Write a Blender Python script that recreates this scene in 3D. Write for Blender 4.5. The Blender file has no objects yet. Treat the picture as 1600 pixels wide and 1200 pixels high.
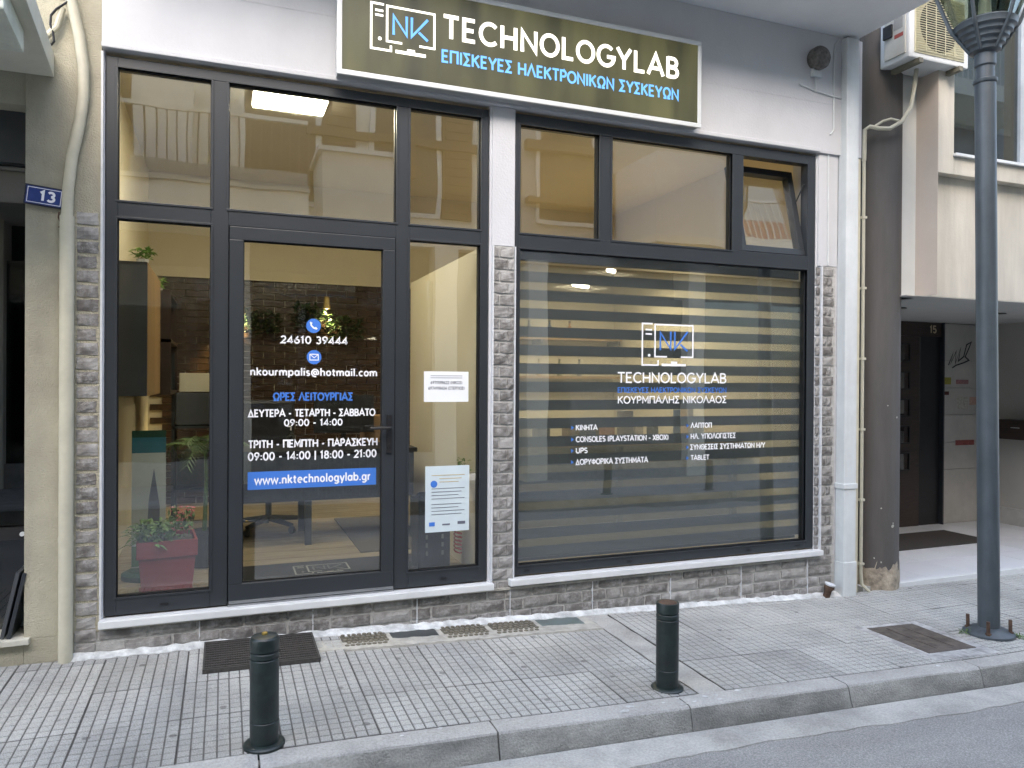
import bpy, bmesh, math, random
from mathutils import Vector, Matrix
random.seed(7)
R = math.radians
scene = bpy.context.scene
col = scene.collection

# ------------------------------------------------------------------ camera
def cam_axes(y, p, r):
    f = Vector((math.sin(y)*math.cos(p), math.cos(y)*math.cos(p), math.sin(p)))
    rt = Vector((math.cos(y), -math.sin(y), 0)); up = rt.cross(f)
    return math.cos(r)*rt + math.sin(r)*up, -math.sin(r)*rt + math.cos(r)*up, f
cr, cu, cf_ = cam_axes(R(21.04), R(-.24), R(.35))
cam = bpy.data.cameras.new('camera'); cam_o = bpy.data.objects.new('camera', cam)
cam.sensor_width = 36; cam.lens = 36*1170.5/1600; cam.clip_start = .05; cam.clip_end = 500
m = Matrix((cr, cu, -cf_)).transposed().to_4x4(); m.translation = (0, -4.5, 1.47)
cam_o.matrix_world = m; col.objects.link(cam_o); scene.camera = cam_o

# ------------------------------------------------------------------ sky, sun, exposure
world = bpy.data.worlds.new('World'); scene.world = world; world.use_nodes = True
wn = world.node_tree.nodes; wl = world.node_tree.links
sky = wn.new('ShaderNodeTexSky'); sky.sky_type = 'NISHITA'; sky.sun_disc = False
SUN_EL, SUN_AZ = R(42), R(196)
sky.sun_elevation = SUN_EL; sky.sun_rotation = SUN_AZ
sky.air_density = 1.0; sky.dust_density = 2.6; sky.ozone_density = 1.0
wl.new(sky.outputs[0], wn['Background'].inputs[0]); wn['Background'].inputs[1].default_value = .15
sun = bpy.data.lights.new('sun', 'SUN'); sun.energy = .5; sun.angle = R(140); sun.color = (1, 1, .97)
sun_o = bpy.data.objects.new('sun', sun); col.objects.link(sun_o)
sd = Vector((math.sin(SUN_AZ)*math.cos(SUN_EL), math.cos(SUN_AZ)*math.cos(SUN_EL), math.sin(SUN_EL)))
sun_o.rotation_euler = sd.to_track_quat('Z', 'Y').to_euler()
scene.view_settings.view_transform = 'Standard'; scene.view_settings.look = 'None'
scene.view_settings.gamma = 1; scene.view_settings.use_curve_mapping = False
scene.view_settings.exposure = 2.45
cy = scene.cycles
cy.use_denoising = True; cy.max_bounces = 10; cy.diffuse_bounces = 5; cy.glossy_bounces = 4
cy.transparent_max_bounces = 24; cy.caustics_reflective = False; cy.caustics_refractive = False
cy.sample_clamp_indirect = 6

# ------------------------------------------------------------------ materials
def lin(h):
    h = h.lstrip('#'); v = [int(h[i:i+2], 16)/255 for i in (0, 2, 4)]
    return tuple(c/12.92 if c <= .04045 else ((c+.055)/1.055)**2.4 for c in v)
MATS = {}
def mat(name, c, rough=.6, metal=0, var=.12, scale=6, bump=0, bscale=80, rnd=0, spec=.5, c2=None, detail=4, stretch=None, emit=None, es=0, coat=0, big=None, bigst=(1, 1, 1), spots=None, chips=None):
    if name in MATS: return MATS[name]
    if isinstance(c, str): c = lin(c)
    if isinstance(c2, str): c2 = lin(c2)
    mt = bpy.data.materials.new(name); mt.use_nodes = True; nt = mt.node_tree; N = nt.nodes; L = nt.links
    b = N['Principled BSDF']; b.inputs['Roughness'].default_value = rough; b.inputs['Metallic'].default_value = metal
    b.inputs['Specular IOR Level'].default_value = spec
    if coat: b.inputs['Coat Weight'].default_value = coat
    if emit: b.inputs['Emission Color'].default_value = (*emit, 1); b.inputs['Emission Strength'].default_value = es
    g = N.new('ShaderNodeNewGeometry'); src = g.outputs['Position']
    if stretch:
        mp = N.new('ShaderNodeMapping'); mp.inputs['Scale'].default_value = stretch; L.new(src, mp.inputs[0]); src = mp.outputs[0]
    n = N.new('ShaderNodeTexNoise'); n.inputs['Scale'].default_value = scale; n.inputs['Detail'].default_value = detail
    n.inputs['Roughness'].default_value = .65; L.new(src, n.inputs['Vector'])
    mx = N.new('ShaderNodeMix'); mx.data_type = 'RGBA'
    a = tuple(max(0, x*(1-var)) for x in c) if c2 is None else c
    bb = tuple(min(1, x*(1+var)) for x in c) if c2 is None else c2
    mx.inputs['A'].default_value = (*a, 1); mx.inputs['B'].default_value = (*bb, 1)
    rm = N.new('ShaderNodeMapRange'); rm.inputs[1].default_value = .3; rm.inputs[2].default_value = .7
    L.new(n.outputs['Fac'], rm.inputs[0]); L.new(rm.outputs[0], mx.inputs['Factor'])
    out = mx.outputs['Result']
    if rnd:
        oi = N.new('ShaderNodeObjectInfo'); r2 = N.new('ShaderNodeMapRange')
        r2.inputs[3].default_value = 1-rnd; r2.inputs[4].default_value = 1+rnd; L.new(oi.outputs['Random'], r2.inputs[0])
        vm = N.new('ShaderNodeVectorMath'); vm.operation = 'SCALE'; L.new(out, vm.inputs[0]); L.new(r2.outputs[0], vm.inputs['Scale']); out = vm.outputs[0]
    if big:
        m4 = N.new('ShaderNodeMapping'); m4.inputs['Scale'].default_value = bigst; L.new(g.outputs['Position'], m4.inputs[0])
        n4 = N.new('ShaderNodeTexNoise'); n4.inputs['Scale'].default_value = big[0]; n4.inputs['Detail'].default_value = 6; n4.inputs['Roughness'].default_value = .6; L.new(m4.outputs[0], n4.inputs['Vector'])
        r4 = N.new('ShaderNodeMapRange'); r4.inputs[1].default_value = .33; r4.inputs[2].default_value = .62; r4.inputs[3].default_value = 1-big[1]; r4.inputs[4].default_value = 1; L.new(n4.outputs['Fac'], r4.inputs[0])
        v4 = N.new('ShaderNodeVectorMath'); v4.operation = 'SCALE'; L.new(out, v4.inputs[0]); L.new(r4.outputs[0], v4.inputs['Scale']); out = v4.outputs[0]
    if spots:
        vo = N.new('ShaderNodeTexVoronoi'); vo.inputs['Scale'].default_value = spots[0]; L.new(g.outputs['Position'], vo.inputs['Vector'])
        r5 = N.new('ShaderNodeMapRange'); r5.inputs[1].default_value = spots[1]*.7; r5.inputs[2].default_value = spots[1]; r5.inputs[3].default_value = spots[2]; r5.inputs[4].default_value = 1; L.new(vo.outputs['Distance'], r5.inputs[0])
        v5 = N.new('ShaderNodeVectorMath'); v5.operation = 'SCALE'; L.new(out, v5.inputs[0]); L.new(r5.outputs[0], v5.inputs['Scale']); out = v5.outputs[0]
    if chips:
        n6 = N.new('ShaderNodeTexNoise'); n6.inputs['Scale'].default_value = chips[0]; n6.inputs['Detail'].default_value = 8; n6.inputs['Roughness'].default_value = .75; L.new(g.outputs['Position'], n6.inputs['Vector'])
        r6 = N.new('ShaderNodeMapRange'); r6.inputs[1].default_value = chips[1]; r6.inputs[2].default_value = chips[1]+.03; L.new(n6.outputs['Fac'], r6.inputs[0])
        x6 = N.new('ShaderNodeMix'); x6.data_type = 'RGBA'; L.new(r6.outputs[0], x6.inputs['Factor']); L.new(out, x6.inputs['A']); x6.inputs['B'].default_value = (*chips[2], 1); out = x6.outputs['Result']
    L.new(out, b.inputs['Base Color'])
    if bump:
        n2 = N.new('ShaderNodeTexNoise'); n2.inputs['Scale'].default_value = bscale; n2.inputs['Detail'].default_value = 5
        L.new(src, n2.inputs['Vector'])
        bp = N.new('ShaderNodeBump'); bp.inputs['Strength'].default_value = min(1, bump); bp.inputs['Distance'].default_value = .01
        L.new(n2.outputs['Fac'], bp.inputs['Height']); L.new(bp.outputs[0], b.inputs['Normal'])
    MATS[name] = mt; return mt
def glass_mat(name, f0=.07, tint=(.97, .99, .98), rough=0.0):
    if name in MATS: return MATS[name]
    mt = bpy.data.materials.new(name); mt.use_nodes = True; nt = mt.node_tree; N = nt.nodes; L = nt.links
    N.remove(N['Principled BSDF']); o = N['Material Output']
    tr = N.new('ShaderNodeBsdfTransparent'); tr.inputs[0].default_value = (*tint, 1)
    gl = N.new('ShaderNodeBsdfGlossy'); gl.inputs['Roughness'].default_value = rough
    lw = N.new('ShaderNodeLayerWeight'); lw.inputs[0].default_value = .5
    pw = N.new('ShaderNodeMath'); pw.operation = 'POWER'; pw.inputs[1].default_value = 5; L.new(lw.outputs['Facing'], pw.inputs[0])
    mr = N.new('ShaderNodeMapRange'); mr.inputs[3].default_value = f0; mr.inputs[4].default_value = 1; L.new(pw.outputs[0], mr.inputs[0])
    mx = N.new('ShaderNodeMixShader'); L.new(mr.outputs[0], mx.inputs[0]); L.new(tr.outputs[0], mx.inputs[1]); L.new(gl.outputs[0], mx.inputs[2])
    if name == 'window_glass':
        ge = N.new('ShaderNodeNewGeometry'); nn = N.new('ShaderNodeTexNoise'); nn.inputs['Scale'].default_value = 2.2; nn.inputs['Detail'].default_value = 1; L.new(ge.outputs['Position'], nn.inputs['Vector'])
        bp = N.new('ShaderNodeBump'); bp.inputs['Strength'].default_value = 1; bp.inputs['Distance'].default_value = .0011; L.new(nn.outputs['Fac'], bp.inputs['Height']); L.new(bp.outputs[0], gl.inputs['Normal'])
    L.new(mx.outputs[0], o.inputs[0]); MATS[name] = mt; return mt
def emit_mat(name, c, s):
    if name in MATS: return MATS[name]
    mt = bpy.data.materials.new(name); mt.use_nodes = True; b = mt.node_tree.nodes['Principled BSDF']
    c = lin(c) if isinstance(c, str) else c
    b.inputs['Base Color'].default_value = (*[x*.6 for x in c], 1); b.inputs['Emission Color'].default_value = (*c, 1); b.inputs['Emission Strength'].default_value = s
    MATS[name] = mt; return mt

ALU = mat('anthracite_aluminium', (.027, .032, .037), .38, 0, .06, 3, spec=.5)
BLACK = mat('black_plastic', (.012, .012, .013), .45, 0, .2)
WALLP = mat('lavender_white_plaster', (.55, .56, .58), .85, 0, .04, 2.5, .2, 70, big=(1.3, .07), bigst=(1.6, 1, .9))
TRIM = mat('white_trim', (.58, .60, .62), .6, 0, .07, 20)
MARBLE = mat('white_marble', (.66, .68, .68), .35, 0, .08, 5)
STUCCO = mat('beige_stucco', (.41, .39, .30), .9, 0, .14, 3, .7, 140, big=(1.6, .22), bigst=(2, 2, .7), chips=(16, .715, (.16, .15, .12)))
PIPEB = mat('beige_pipe_paint', (.48, .46, .36), .55, 0, .1, 7, .08, 40, chips=(19, .70, (.17, .15, .12)))
PIPEW = mat('white_pipe_paint', (.62, .65, .65), .6, 0, .06, 6, big=(2, .12), bigst=(4, 4, .5), chips=(26, .70, (.36, .35, .32)))
CREAMW = mat('cream_wall_paint', (.62, .58, .49), .85, 0, .05, 2, .2, 60, big=(1.5, .2), bigst=(4, 4, .5))
PINKW = mat('pinkish_wall_paint', (.55, .47, .40), .85, 0, .05, 2, .1, 60)
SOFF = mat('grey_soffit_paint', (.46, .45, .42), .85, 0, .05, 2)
MORTAR = mat('light_grey_mortar', (.46, .46, .445), .95, 0, .18, 25, .6, 120)
BEIGEM = mat('beige_mortar', (.40, .39, .345), .95, 0, .25, 14, .6, 90)
WHITEM = mat('white_cement', (.62, .64, .63), .9, 0, .15, 18, .6, 90, big=(9, .35))
CONC = mat('concrete', (.33, .33, .325), .9, 0, .22, 9, .5, 160)
CONCD = mat('stained_kerb_concrete', (.33, .33, .30), .9, 0, .2, 90, .7, 120, big=(3, .5), bigst=(1, 1, 2))
KTOP = mat('pale_kerb_top', (.41, .405, .38), .9, 0, .2, 90, .6, 160, big=(2.5, .3), spots=(4, .07, .5))
ASPH = mat('asphalt', (.17, .17, .162), .92, 0, 0, 130, 1, 160, c2=(.50, .495, .475), detail=6, big=(1.1, .3), bigst=(.5, 1.6, 1), spots=(3.3, .05, .4))
GUT = mat('pale_gutter_concrete', (.43, .425, .395), .9, 0, .2, 90, .6, 120, big=(3, .35))
TILE = mat('speckled_paving_tile', (.25, .255, .24), .85, 0, 0, 260, .5, 300, rnd=.13, c2=(.60, .60, .565), detail=2, big=(1.7, .34), spots=(5.5, .11, .55))
DIRT = mat('joint_dirt', (.115, .112, .105), .95, 0, .3, 40)
CAST = mat('dark_green_cast_iron', (.014, .024, .023), .4, 0, .3, 14, .12, 40, big=(7, .4), chips=(38, .71, (.16, .15, .13)))
LAMPM = mat('slate_grey_lamp_paint', (.072, .088, .10), .42, 0, .12, 8, .06, 30, big=(3, .25), bigst=(6, 6, .6), chips=(34, .735, (.3, .3, .28)))
RUST = mat('rust', (.085, .05, .032), .85, 0, .5, 30, .5, 90)
GLASS = glass_mat('window_glass', .15)
CLEAR = glass_mat('lantern_glass', .06, (.72, .75, .70))
VINW = mat('white_vinyl', (.86, .87, .9), .5, 0, .02)
VINB = mat('blue_vinyl', (.055, .19, .62), .45, 0, .03)
PAPER = mat('white_paper', (.80, .83, .85), .7, 0, .02)
INK = mat('grey_ink', (.12, .13, .17), .8, 0, .05)
WOODD = mat('dark_brown_wood', (.035, .022, .016), .5, 0, .35, 8, stretch=(1, 1, 12))
def brick_mat():
    mt = bpy.data.materials.new('weathered_grey_brick'); mt.use_nodes = True; nt = mt.node_tree; N = nt.nodes; L = nt.links; b = N['Principled BSDF']
    b.inputs['Roughness'].default_value = .9
    oi = N.new('ShaderNodeObjectInfo'); rp = N.new('ShaderNodeValToRGB'); e = rp.color_ramp.elements
    e[0].color = (.125, .118, .110, 1); e[1].color = (.34, .335, .32, 1); e.new(.45).color = (.195, .186, .174, 1); e.new(.75).color = (.26, .252, .24, 1)
    L.new(oi.outputs['Random'], rp.inputs[0])
    g = N.new('ShaderNodeNewGeometry'); n = N.new('ShaderNodeTexNoise'); n.inputs['Scale'].default_value = 28; n.inputs['Detail'].default_value = 6; n.inputs['Roughness'].default_value = .7
    L.new(g.outputs['Position'], n.inputs['Vector'])
    mr = N.new('ShaderNodeMapRange'); mr.inputs[1].default_value = .42; mr.inputs[2].default_value = .72; L.new(n.outputs['Fac'], mr.inputs[0])
    mx = N.new('ShaderNodeMix'); mx.data_type = 'RGBA'; L.new(mr.outputs[0], mx.inputs['Factor']); L.new(rp.outputs[0], mx.inputs['A']); mx.inputs['B'].default_value = (.40, .40, .39, 1)
    n3 = N.new('ShaderNodeTexNoise'); n3.inputs['Scale'].default_value = 11; L.new(g.outputs['Position'], n3.inputs['Vector'])
    m3 = N.new('ShaderNodeMapRange'); m3.inputs[1].default_value = .5; m3.inputs[2].default_value = .7; m3.inputs[4].default_value = .75; L.new(n3.outputs['Fac'], m3.inputs[0])
    mx2 = N.new('ShaderNodeMix'); mx2.data_type = 'RGBA'; L.new(m3.outputs[0], mx2.inputs['Factor']); L.new(mx.outputs['Result'], mx2.inputs['A']); mx2.inputs['B'].default_value = (.105, .098, .092, 1)
    L.new(mx2.outputs['Result'], b.inputs['Base Color'])
    bp = N.new('ShaderNodeBump'); bp.inputs['Strength'].default_value = .8; bp.inputs['Distance'].default_value = .006; L.new(n.outputs['Fac'], bp.inputs['Height']); L.new(bp.outputs[0], b.inputs['Normal'])
    return mt
BRICK = brick_mat()

# ------------------------------------------------------------------ mesh helpers
class MB:
    def __init__(s): s.v = []; s.f = []; s.mi = []
    def add(s, vs, fs, mi=0):
        o = len(s.v); s.v += [tuple(v) for v in vs]; s.f += [tuple(i+o for i in f) for f in fs]; s.mi += [mi]*len(fs); return s
    def box(s, x0, x1, y0, y1, z0, z1, mi=0):
        return s.add([(x0,y0,z0),(x1,y0,z0),(x1,y1,z0),(x0,y1,z0),(x0,y0,z1),(x1,y0,z1),(x1,y1,z1),(x0,y1,z1)],
                     [(0,3,2,1),(4,5,6,7),(0,1,5,4),(1,2,6,5),(2,3,7,6),(3,0,4,7)], mi)
    def lathe(s, prof, n=24, c=(0,0,0), mi=0, cap=True):
        vs = []; fs = []
        for r, z in prof:
            for i in range(n): a = 2*math.pi*i/n; vs.append((c[0]+r*math.cos(a), c[1]+r*math.sin(a), c[2]+z))
        for k in range(len(prof)-1):
            for i in range(n): j = (i+1) % n; fs.append((k*n+i, k*n+j, (k+1)*n+j, (k+1)*n+i))
        if cap: fs.append(tuple(range(n-1, -1, -1))); fs.append(tuple(range((len(prof)-1)*n, len(prof)*n)))
        return s.add(vs, fs, mi)
    def tube(s, pts, r, n=8, mi=0):
        pts = [Vector(p) for p in pts]; vs = []; fs = []
        rr = r if isinstance(r, (list, tuple)) else [r]*len(pts)
        prev = None
        for k, p in enumerate(pts):
            d = (pts[min(k+1, len(pts)-1)]-pts[max(k-1, 0)]).normalized()
            if prev is None:
                u = d.cross(Vector((0, 0, 1)) if abs(d.z) < .9 else Vector((1, 0, 0))).normalized()
            else: u = (prev - d*prev.dot(d)).normalized()
            prev = u; w = d.cross(u)
            for i in range(n): a = 2*math.pi*i/n; vs.append(p+u*math.cos(a)*rr[k]+w*math.sin(a)*rr[k])
        for k in range(len(pts)-1):
            for i in range(n): j = (i+1) % n; fs.append((k*n+i, k*n+j, (k+1)*n+j, (k+1)*n+i))
        fs.append(tuple(range(n-1, -1, -1))); fs.append(tuple(range((len(pts)-1)*n, len(pts)*n)))
        return s.add(vs, fs, mi)
    def prism(s, poly, axis, a, b, mi=0):
        n = len(poly)
        def P(p, t): return {'x': (t, p[0], p[1]), 'y': (p[0], t, p[1]), 'z': (p[0], p[1], t)}[axis]
        vs = [P(p, a) for p in poly]+[P(p, b) for p in poly]
        fs = [tuple(range(n-1, -1, -1)), tuple(range(n, 2*n))]+[(i, (i+1) % n, n+(i+1) % n, n+i) for i in range(n)]
        return s.add(vs, fs, mi)
    def mesh(s, name, mats, bevel=0, smooth=False, fix=True):
        me = bpy.data.meshes.new(name); me.from_pydata(s.v, [], s.f)
        for m_ in (mats if isinstance(mats, (list, tuple)) else [mats]): me.materials.append(m_)
        me.polygons.foreach_set('material_index', s.mi)
        if fix or bevel:
            bm = bmesh.new(); bm.from_mesh(me)
            if fix: bmesh.ops.recalc_face_normals(bm, faces=bm.faces)
            if bevel:
                es = [e for e in bm.edges if len(e.link_faces) == 2 and e.calc_face_angle(0) > .6]
                bmesh.ops.bevel(bm, geom=es, offset=bevel, segments=2, affect='EDGES', profile=.6, clamp_overlap=True)
            bm.to_mesh(me); bm.free()
        if smooth:
            me.polygons.foreach_set('use_smooth', [True]*len(me.polygons))
            me.set_sharp_from_angle(angle=R(35))
        return me
    def build(s, name, mats, parent=None, loc=(0,0,0), rot=(0,0,0), **k):
        return put(name, s.mesh(name, mats, **k), parent, loc, rot)
def put(name, me, parent=None, loc=(0,0,0), rot=(0,0,0)):
    o = bpy.data.objects.new(name, me); col.objects.link(o); o.location = loc; o.rotation_euler = rot
    if parent: o.parent = parent
    return o
def thing(name, label, cat, loc=(0,0,0), rot=(0,0,0), group=None):
    o = bpy.data.objects.new(name, None); o.empty_display_size = .1; col.objects.link(o); o.location = loc; o.rotation_euler = rot
    return tag(o, label, cat, group)
def tag(o, label, cat, group=None):
    o['label'] = label; o['category'] = cat
    if group: o['group'] = group
    return o
def struct(o): o['kind'] = 'structure'; return o
def stuff(o): o['kind'] = 'stuff'; return o
def bx(name, mats, parent, x0, x1, y0, y1, z0, z1, bevel=0):
    return MB().box(x0, x1, y0, y1, z0, z1).build(name, mats, parent, bevel=bevel)

def leaves(mb, c, n, rad, ln, wd, up=.3, rnd=random):
    for _ in range(n):
        a = rnd.uniform(0, 6.283); el = rnd.uniform(-.2, 1.3)*up*2; d = Vector((math.cos(a)*math.cos(el), math.sin(a)*math.cos(el), math.sin(el)))
        b = Vector(c)+Vector((rnd.uniform(-1, 1)*rad[0], rnd.uniform(-1, 1)*rad[1], rnd.uniform(-1, 1)*rad[2]))
        s = d.cross(Vector((0, 0, 1))).normalized()*wd*rnd.uniform(.7, 1.2); L_ = ln*rnd.uniform(.6, 1.2); dr = Vector((0, 0, -L_*.25))
        mb.add([b, b+d*L_*.5+s, b+d*L_+dr, b+d*L_*.5-s, b+d*L_*.5+Vector((0, 0, .004))], [(0, 1, 4), (1, 2, 4), (2, 3, 4), (3, 0, 4)])
# ------------------------------------------------------------------ stroke lettering
def arc(cx, cz, rx, rz, a0, a1, n=10):
    return [(cx+rx*math.cos(R(a0+(a1-a0)*i/n)), cz+rz*math.sin(R(a0+(a1-a0)*i/n))) for i in range(n+1)]
O_ = arc(.44, .5, .40, .46, 90, 450, 22)
GL = {
 'A': (.86, [[(.02,0),(.43,.98),(.84,0)], [(.17,.32),(.69,.32)]]),
 'B': (.68, [[(.08,0),(.08,1)], [(.08,.945),(.34,.945)]+arc(.36,.74,.20,.205,90,-90,8)+[(.34,.535),(.08,.535)], [(.08,.50),(.34,.50)]+arc(.38,.275,.23,.225,90,-90,8)+[(.34,.05),(.08,.05)]]),
 'C': (.8, [arc(.46,.5,.41,.46,45,315,18)]),
 'D': (.8, [[(.08,.03),(.08,.96),(.3,.96)]+arc(.32,.5,.4,.465,90,-90,12)+[(.08,.035)]]),
 'E': (.62, [[(.56,.955),(.08,.955),(.08,.045),(.57,.045)], [(.08,.5),(.5,.5)]]),
 'G': (.86, [arc(.46,.5,.41,.46,45,340,18)+[(.86,.46),(.5,.46)]]),
 'H': (.78, [[(.08,0),(.08,1)], [(.70,0),(.70,1)], [(.08,.5),(.70,.5)]]),
 'I': (.22, [[(.11,0),(.11,1)]]),
 'K': (.72, [[(.08,0),(.08,1)], [(.66,.99),(.12,.47)], [(.26,.58),(.68,.0)]]),
 'L': (.58, [[(.08,1),(.08,.045),(.55,.045)]]),
 'M': (.92, [[(.08,0),(.1,.94),(.46,.3),(.82,.94),(.84,0)]]),
 'N': (.80, [[(.08,0),(.08,.93),(.72,.07),(.72,1)]]),
 'O': (.88, [O_]),
 'P': (.64, [[(.08,0),(.08,.955),(.34,.955)]+arc(.34,.70,.24,.255,90,-90,8)+[(.08,.445)]]),
 'R': (.68, [[(.08,0),(.08,.955),(.34,.955)]+arc(.34,.71,.24,.245,90,-90,8)+[(.08,.465)], [(.34,.46),(.62,0)]]),
 'S': (.62, [arc(.31,.73,.24,.23,35,250,10)+arc(.31,.27,.25,.23,75,-150,11)]),
 'T': (.66, [[(.0,.955),(.66,.955)], [(.33,.93),(.33,0)]]),
 'U': (.76, [[(.08,1),(.08,.36)]+arc(.38,.36,.30,.32,180,360,10)+[(.68,1)]]),
 'X': (.72, [[(.03,0),(.69,1)], [(.03,1),(.69,0)]]),
 'Y': (.74, [[(.02,1),(.37,.45),(.72,1)], [(.37,.47),(.37,0)]]),
 'Γ': (.56, [[(.08,0),(.08,.955),(.55,.955)]]),
 'Δ': (.86, [[(.43,.9),(.1,.045),(.76,.045),(.43,.9)]]),
 'Θ': (.88, [O_, [(.24,.5),(.64,.5)]]),
 'Λ': (.82, [[(.02,0),(.41,.97),(.80,0)]]),
 'Π': (.78, [[(.08,0),(.08,.955),(.70,.955),(.70,0)]]),
 'Σ': (.66, [[(.62,.955),(.1,.955),(.42,.5),(.1,.045),(.63,.045)]]),
 'Φ': (.92, [arc(.46,.5,.38,.30,90,450,20), [(.46,0),(.46,1)]]),
 'Ω': (.88, [[(.06,.045),(.30,.045)]+arc(.44,.56,.36,.40,245,-65,18)+[(.58,.045),(.82,.045)]]),
 '0': (.68, [arc(.34,.5,.27,.46,90,450,20)]),
 '1': (.42, [[(.04,.78),(.24,.94),(.24,0)]]),
 '2': (.64, [arc(.32,.70,.24,.25,165,-35,9)+[(.08,.045),(.60,.045)]]),
 '3': (.64, [arc(.31,.73,.22,.225,150,-85,9), arc(.31,.27,.25,.235,85,-150,10)]),
 '4': (.68, [[(.48,0),(.48,.93),(.06,.25),(.66,.25)]]),
 '5': (.64, [[(.56,.955),(.14,.955),(.11,.55)]+arc(.32,.31,.25,.27,120,-150,11)]),
 '6': (.66, [[(.46,.97),(.12,.45)]+arc(.33,.29,.25,.25,150,510,18)]),
 '7': (.6, [[(.04,.955),(.56,.955),(.22,0)]]),
 '8': (.64, [arc(.32,.74,.20,.21,90,450,16), arc(.32,.28,.25,.24,90,450,18)]),
 '9': (.66, [[(.2,.03),(.54,.55)]+arc(.33,.71,.25,.25,-30,330,18)]),
 ':': (.26, [[(.13,.06),(.13,.2)], [(.13,.5),(.13,.64)]]), '.': (.24, [[(.12,.0),(.12,.14)]]),
 '-': (.42, [[(.04,.4),(.38,.4)]]), '|': (.24, [[(.12,-.15),(.12,1.05)]]), '/': (.42, [[(.0,-.05),(.40,1.05)]]),
 '(': (.3, [arc(.36,.45,.26,.62,130,230,8)]), ')': (.3, [arc(-.06,.45,.26,.62,50,-50,8)]),
 'a': (.62, [arc(.29,.33,.22,.29,90,450,16), [(.53,.66),(.53,0)]]), 'b': (.64, [arc(.34,.33,.23,.29,90,450,16), [(.09,1),(.09,0)]]),
 'c': (.54, [arc(.32,.33,.24,.29,50,310,13)]), 'e': (.62, [[(.08,.35),(.54,.35)]+arc(.31,.33,.23,.29,5,310,15)]),
 'g': (.64, [arc(.29,.33,.22,.29,90,450,16), [(.53,.66),(.53,-.05)]+arc(.3,-.05,.23,.2,0,-150,7)]),
 'h': (.6, [[(.09,1),(.09,0)], [(.09,.4)]+arc(.3,.4,.2,.22,180,0,8)+[(.5,0)]]), 'i': (.22, [[(.11,0),(.11,.66)], [(.11,.82),(.11,.96)]]),
 'k': (.56, [[(.09,0),(.09,1)], [(.5,.66),(.12,.3)], [(.22,.38),(.53,0)]]), 'l': (.22, [[(.11,0),(.11,1)]]),
 'm': (.94, [[(.09,0),(.09,.66)], [(.09,.42)]+arc(.28,.42,.19,.2,180,0,7)+[(.47,0)], [(.47,.42)]+arc(.66,.42,.19,.2,180,0,7)+[(.85,0)]]),
 'n': (.6, [[(.09,0),(.09,.66)], [(.09,.4)]+arc(.3,.4,.2,.22,180,0,8)+[(.5,0)]]), 'o': (.62, [arc(.31,.33,.23,.29,90,450,16)]),
 'p': (.64, [arc(.34,.33,.23,.29,90,450,16), [(.09,.66),(.09,-.25)]]), 'r': (.4, [[(.09,0),(.09,.66)], [(.09,.4)]+arc(.3,.4,.2,.22,180,80,5)]),
 's': (.48, [arc(.24,.48,.16,.145,40,250,8)+arc(.24,.18,.17,.145,70,-145,8)]), 't': (.42, [[(.18,.86),(.18,.2)]+arc(.32,.2,.14,.16,180,285,5), [(.03,.62),(.37,.62)]]),
 'u': (.6, [[(.09,.66),(.09,.26)]+arc(.3,.26,.21,.22,180,360,8)+[(.51,.66)], [(.51,.3),(.51,0)]]),
 'w': (.86, [[(.03,.66),(.22,.03),(.43,.6),(.64,.03),(.83,.66)]]), 'y': (.56, [[(.03,.66),(.28,.02)], [(.53,.66),(.2,-.25)]]),
 '@': (1.0, [arc(.5,.36,.17,.2,0,360,14), [(.67,.55),(.68,.25)]+arc(.79,.3,.11,.12,200,360,5)+arc(.5,.36,.41,.46,-5,290,20)]),
 ' ': (.34, []),
}
for g_, l_ in zip('ΑΒΕΖΗΙΚΜΝΟΡΤΥΧ', 'ABEZHIKMNOPTYX'):
    if l_ in GL: GL[g_] = GL[l_]
def stroke(mb, pts, t, y, mi=0, dep=.0008):
    pts = [Vector((p[0], p[1])) for p in pts]; n = len(pts); closed = (pts[0]-pts[-1]).length < 1e-5
    Lp, Rp = [], []
    for i, p in enumerate(pts):
        a = pts[i-1] if i > 0 else (pts[-2] if closed else None)
        b = pts[i+1] if i < n-1 else (pts[1] if closed else None)
        d1 = (p-a).normalized() if a is not None else None; d2 = (b-p).normalized() if b is not None else None
        if d1 is None: d1 = d2
        if d2 is None: d2 = d1
        nm = Vector((-(d1+d2).y, (d1+d2).x))
        nm = nm.normalized() if nm.length > 1e-4 else Vector((-d1.y, d1.x))
        k = 1/max(.45, nm.dot(Vector((-d1.y, d1.x))))
        Lp.append(p+nm*t/2*k); Rp.append(p-nm*t/2*k)
    vs = []
    for a, b in zip(Lp, Rp): vs += [(a.x, y, a.y), (b.x, y, b.y), (a.x, y+dep, a.y), (b.x, y+dep, b.y)]
    fs = []
    for i in range(n-1):
        o = i*4; fs += [(o, o+1, o+5, o+4), (o+2, o+6, o+7, o+3), (o, o+4, o+6, o+2), (o+1, o+3, o+7, o+5)]
    if not closed: fs += [(0, 2, 3, 1), ((n-1)*4, (n-1)*4+1, (n-1)*4+3, (n-1)*4+2)]
    mb.add(vs, fs, mi)
def text(mb, s, x0, x1, zb, zt, y, wt=.14, gap=.1, mi=0):
    W = sum(GL[c][0]+gap for c in s)-gap; sx = (x1-x0)/W; sz = zt-zb; x = x0; k = 0
    for c in s:
        w, st = GL[c]
        for pl in st:
            stroke(mb, [(x+p[0]*sx, zb+p[1]*sz) for p in pl], wt*sz, y-.00012*(k % 6), mi); k += 1
        x += (w+gap)*sx
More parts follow.
